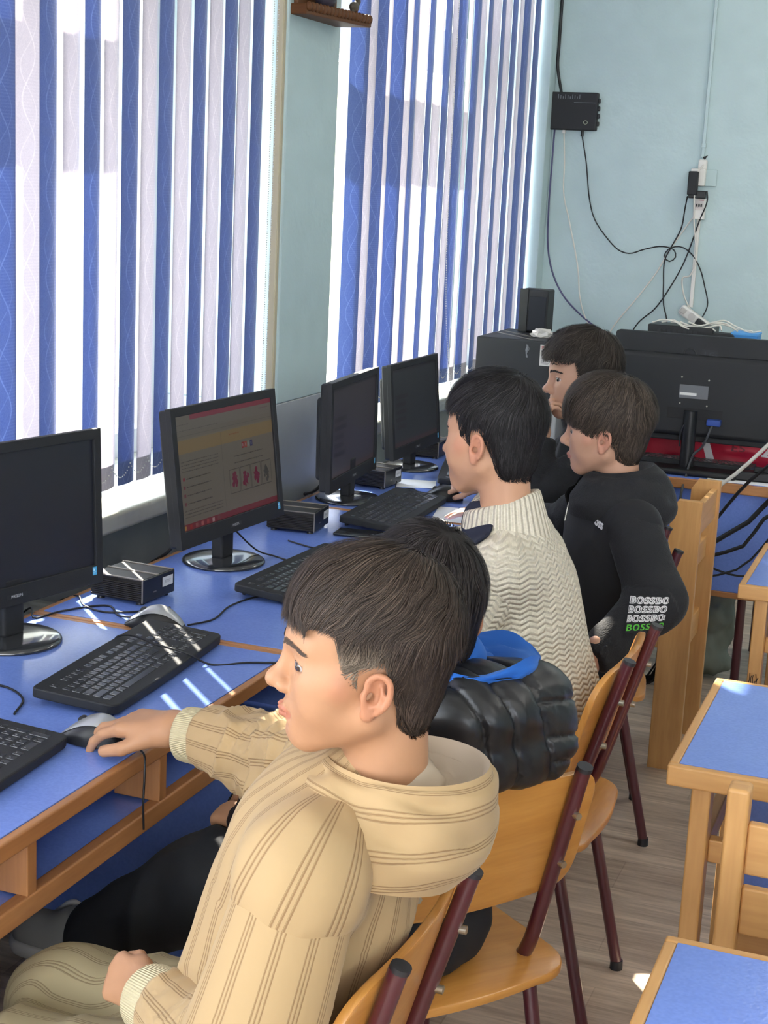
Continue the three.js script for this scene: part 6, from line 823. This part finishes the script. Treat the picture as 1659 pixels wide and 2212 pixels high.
// ---------------------------------------------------------------- back wall fittings
const ZW = -6.757;
{ const o = thing('router', 'black wireless router mounted on the back wall near the corner', 'router', [-1.682, 1.972, ZW]); part('case', bx(-0.109, 0.104, -0.08, 0.08, 0.004, 0.036, 0.006), mBlackMatt, o); part('mount', bx(-0.06, 0.06, -0.05, 0.05, -0.001, 0.006, 0.002), mBlack, o); for (let k = 0; k < 10; k++) part('vent_slot', bx(-0.072 + k * 0.0105, -0.069 + k * 0.0105, 0.052, 0.070 - (k % 3) * 0.004, 0.0355, 0.0368, 0.0004), M({ color: 0x6d7177, roughness: 0.6 }), o); part('marking', bx(0.0, 0.098, 0.036, 0.038, 0.0358, 0.0366, 0.0003), M({ color: 0x74787d, roughness: 0.6 }), o); part('emblem', new THREE.TorusGeometry(0.0085, 0.0016, 6, 24).scale(1, 0.85, 0.5).translate(0.057, -0.046, 0.0365), M({ color: 0x9aa08a, roughness: 0.5 }), o); part('network_plug', bx(-0.046, -0.034, -0.094, -0.078, 0.01, 0.024, 0.001), mWhite, o); part('power_plug', new THREE.CylinderGeometry(0.006, 0.007, 0.026, 12).translate(0.042, -0.092, 0.018), mBlack, o); for (let k = 0; k < 4; k++) part('antenna_hinge', bx(0.102, 0.113, -0.06 + k * 0.032, -0.04 + k * 0.032, 0.01, 0.026, 0.004), mBlack, o); }
const wcab = (name, label, pts, r, mat) => single(name, tubeG(pts.map(([x, y, d = 0.012]) => [x, y, ZW + d]), r, 80, 7), mat, label, 'cable', 'cables on the back wall');
wcab('wall_cable', 'thick dark cable coming down the corner into the router', [[-1.790, 3.1], [-1.797, 2.44], [-1.80, 2.25], [-1.785, 2.16], [-1.755, 2.08], [-1.745, 2.05, 0.02]].map(([x, y, d]) => [Math.max(x, -1.772), y, d]), 0.0065, mCable);
wcab('network_cable', 'thin white cable dropping from the router', [[-1.722, 1.88, 0.017], [-1.712, 1.756], [-1.705, 1.62], [-1.67, 1.498], [-1.617, 1.299], [-1.60, 1.18], [-1.574, 1.10], [-1.514, 1.0], [-1.46, 0.9]], 0.0032, mWhiteCable);
wcab('wall_cable', 'purple-grey cable curving down left of the router', [[-1.765, 1.98], [-1.768, 1.75], [-1.769, 1.55], [-1.758, 1.371], [-1.725, 1.26], [-1.671, 1.172], [-1.58, 1.09], [-1.492, 1.03], [-1.42, 0.96]], 0.0038, mPurpleCable);
wcab('power_cable', 'thin black router cable swinging right to the sockets', [[-1.641, 1.875, 0.018], [-1.615, 1.76], [-1.588, 1.602], [-1.56, 1.52], [-1.504, 1.447], [-1.44, 1.39], [-1.391, 1.379], [-1.33, 1.40], [-1.256, 1.417], [-1.20, 1.405], [-1.19, 1.375], [-1.215, 1.355], [-1.24, 1.375], [-1.22, 1.41], [-1.17, 1.42], [-1.12, 1.39], [-1.08, 1.33], [-1.055, 1.26], [-1.035, 1.18], [-1.05, 1.12, 0.05]], 0.0028, mCable);
wcab('power_cable', 'black cable from the wall adapter to the loop below', [[-1.155, 1.635, 0.05], [-1.165, 1.58, 0.03], [-1.175, 1.50, 0.02], [-1.215, 1.41, 0.016], [-1.235, 1.36, 0.016], [-1.232, 1.25], [-1.225, 1.17], [-1.205, 1.10], [-1.20, 0.95]], 0.003, mCable);
wcab('power_cable', 'black cable running diagonally from the switch box to lower left', [[-1.075, 1.66, 0.05], [-1.07, 1.62, 0.05], [-1.10, 1.53, 0.03], [-1.15, 1.36, 0.014], [-1.20, 1.25], [-1.26, 1.15], [-1.33, 1.08], [-1.38, 0.98]], 0.003, mCable);
wcab('wall_cable', 'white cable slanting from the switch box to lower left', [[-1.125, 1.55, 0.03], [-1.16, 1.50], [-1.22, 1.40], [-1.27, 1.30], [-1.35, 1.18], [-1.43, 1.07], [-1.48, 0.97]], 0.0032, mWhiteCable);
wcab('wall_cable', 'white flex hanging over the black wall adapter', [[-1.10, 1.77, 0.03], [-1.122, 1.73, 0.062], [-1.124, 1.66, 0.064], [-1.124, 1.60, 0.05], [-1.12, 1.52, 0.03], [-1.105, 1.42, 0.022], [-1.10, 1.36, 0.03], [-1.12, 1.30, 0.03], [-1.15, 1.29, 0.02], [-1.14, 1.22, 0.02], [-1.115, 1.17, 0.02], [-1.08, 1.13, 0.05]], 0.0035, mWhiteCable);
{ const o = thing('cable_conduit', 'slim painted conduit running down the back wall to the sockets', 'conduit', [-1.112, 0, ZW]); part('upper_duct', bx(-0.007, 0.007, 1.80, 3.18, 0, 0.012, 0.002, 1), mMint, o); part('clip', bx(-0.010, 0.010, 1.84, 1.858, 0, 0.015, 0.002), mMint, o); part('lower_duct', bx(-0.002, 0.014, 1.165, 1.545, 0, 0.014, 0.002, 1), mWhite, o); }
{ const o = thing('wall_socket', 'white wall socket with a black adapter plugged in', 'socket', [-1.10, 1.715, ZW]); part('back_plate', bx(-0.03, 0.055, -0.035, 0.035, 0, 0.008, 0.003), mMint, o); part('multi_plug', bx(-0.052, 0.01, -0.036, 0.036, 0.008, 0.045, 0.006), mWhite, o); part('white_plug', bx(-0.025, 0.012, 0.03, 0.075, 0.008, 0.035, 0.008), mWhite, o); part('adapter', bx(-0.055, -0.014, -0.075, 0.024, 0.045, 0.075, 0.005), mBlackMatt, o); part('second_adapter', bx(-0.052, 0.022, -0.088, -0.055, 0.02, 0.06, 0.005), mBlack, o); part('plug_tip', new THREE.ConeGeometry(0.008, 0.022, 10).rotateZ(-0.9).translate(0.004, 0.086, 0.025), mBlack, o); }
{ const o = thing('switch_box', 'white circuit breaker box below the wall socket', 'switch', [-1.105, 1.585, ZW]); part('housing', bx(-0.024, 0.024, -0.045, 0.045, 0, 0.035, 0.004), mWhite, o); part('window', bx(-0.018, 0.018, -0.005, 0.035, 0.034, 0.0365, 0.001), M({ color: 0xcfc6c2, roughness: 0.4 }), o); for (const x of [-0.01, 0.0, 0.010]) part('toggle', bx(x - 0.003, x + 0.003, 0.008, 0.020, 0.036, 0.042, 0.001), mBlack, o); part('red_frame', bx(-0.004, 0.019, 0.034, 0.037, 0.034, 0.0372, 0.0005), M({ color: 0xa24a44, roughness: 0.5 }), o); }
{ const o = thing('power_strip', 'white power strip hanging at the foot of the wall duct', 'power strip', [-1.10, 1.135, ZW + 0.03], 0); o.rotation.z = -0.55; part('body', bx(-0.05, 0.14, -0.022, 0.022, 0, 0.04, 0.01), mWhite, o); part('switch', bx(-0.045, -0.02, -0.012, 0.012, 0.038, 0.046, 0.004), M({ color: 0xbdbab4, roughness: 0.4 }), o); for (let k = 0; k < 3; k++) part('outlet', new THREE.CylinderGeometry(0.016, 0.016, 0.004, 20).rotateX(Math.PI / 2).translate(0.012 + k * 0.045, 0, 0.0405), M({ color: 0xc9c6c0, roughness: 0.5 }), o); part('black_plug', bx(0.04, 0.085, -0.016, 0.016, 0.042, 0.07, 0.005), mBlack, o); }
// ---------------------------------------------------------------- pier fittings
{ const o = thing('cable_trunking', 'narrow beige cable trunking down the edge of the pier', 'trunking', [-1.80, 0, -3.924]); part('channel', bx(-0.010, 0.012, 0.85, 3.15, -0.006, 0.008, 0.001, 1), M({ color: 0xb3a98f, roughness: 0.5 }), o); part('cover', bx(-0.008, 0.010, 0.85, 3.15, 0.007, 0.011, 0.001, 1), M({ color: 0xc4ba9e, roughness: 0.45 }), o); }
{ // small carved shelf
  const o = thing('wall_shelf', 'small carved wooden shelf with ornaments high on the pier', 'shelf', [XW, 2.06, -4.10]), mW = M({ map: plyT, color: 0x77674f, roughness: 0.6 });
  const s = new THREE.Shape(); s.moveTo(0, -0.16); s.lineTo(0.045, -0.165); s.lineTo(0.10, 0.15); s.lineTo(0.10, 0.165); s.lineTo(0, 0.16); s.closePath(); const g = extr(s, 0.022, 0.003).rotateX(Math.PI / 2); g.translate(0, 0.022, 0); const p = g.attributes.position; for (let i = 0; i < p.count; i++) p.setZ(i, -p.getZ(i)); const ix = []; for (let i = 0; i < p.count; i += 3) ix.push(i, i + 2, i + 1); g.setIndex(ix); g.computeVertexNormals(); part('board', metric(g, 2), mW, o);
  const rope = []; for (let k = 0; k < 18; k++) { const t = k / 17, q = new THREE.SphereGeometry(0.013, 10, 8).scale(0.7, 1, 1); q.rotateX(0.6); q.translate(mix(0.05, 0.104, t), 0.018, mix(0.155, -0.15, t)); rope.push(q); } part('rope_moulding', mg(rope), mW, o); part('back_board', bx(0, 0.016, 0.02, 0.30, -0.12, 0.15, 0.006), mW, o);
}
{ const o = thing('ornament', 'wooden pot-shaped ornament on the pier shelf', 'ornament', [XW + 0.048, 2.088, -4.06]); part('body', new THREE.LatheGeometry([[0, 0], [0.022, 0], [0.03, 0.02], [0.034, 0.05], [0.026, 0.09], [0.018, 0.11], [0.024, 0.125]].map((p) => new THREE.Vector2(...p)), 28), M({ color: 0x3a3540, roughness: 0.4 }), o); part('rim', new THREE.TorusGeometry(0.023, 0.003, 8, 26).rotateX(Math.PI / 2).translate(0, 0.125, 0), M({ color: 0x8a6a48, roughness: 0.5 }), o); }
{ const o = thing('figurine', 'tiny dark animal figurine at the far end of the pier shelf', 'figurine', [XW + 0.07, 2.088, -4.215]); const s = new Sdf(); s.add(EL([0, 0.02, 0], [0.013, 0.014, 0.022]), 0.01).add(EL([0.002, 0.036, -0.02], [0.009, 0.010, 0.010]), 0.01).add(RC([0, 0.006, 0.012], [0, 0.0, 0.014], 0.006, 0.006), 0.006).add(RC([0, 0.006, -0.012], [0, 0.0, -0.014], 0.006, 0.006), 0.006).add(RC([0, 0.04, -0.022], [0.008, 0.058, -0.032], 0.0028, 0.002), 0.003).add(RC([0, 0.042, -0.016], [-0.006, 0.06, -0.012], 0.0028, 0.002), 0.003).and((x, y) => -y, 0.001); part('body', net(s.f, [-0.03, -0.01, -0.05], [0.03, 0.075, 0.04], 0.0025), M({ color: 0x4a4238, roughness: 0.5 }), o); part('base', new THREE.CylinderGeometry(0.012, 0.013, 0.004, 16).translate(0, 0.002, 0), M({ color: 0x4a4238, roughness: 0.5 }), o); }
renderer.render(scene, camera);
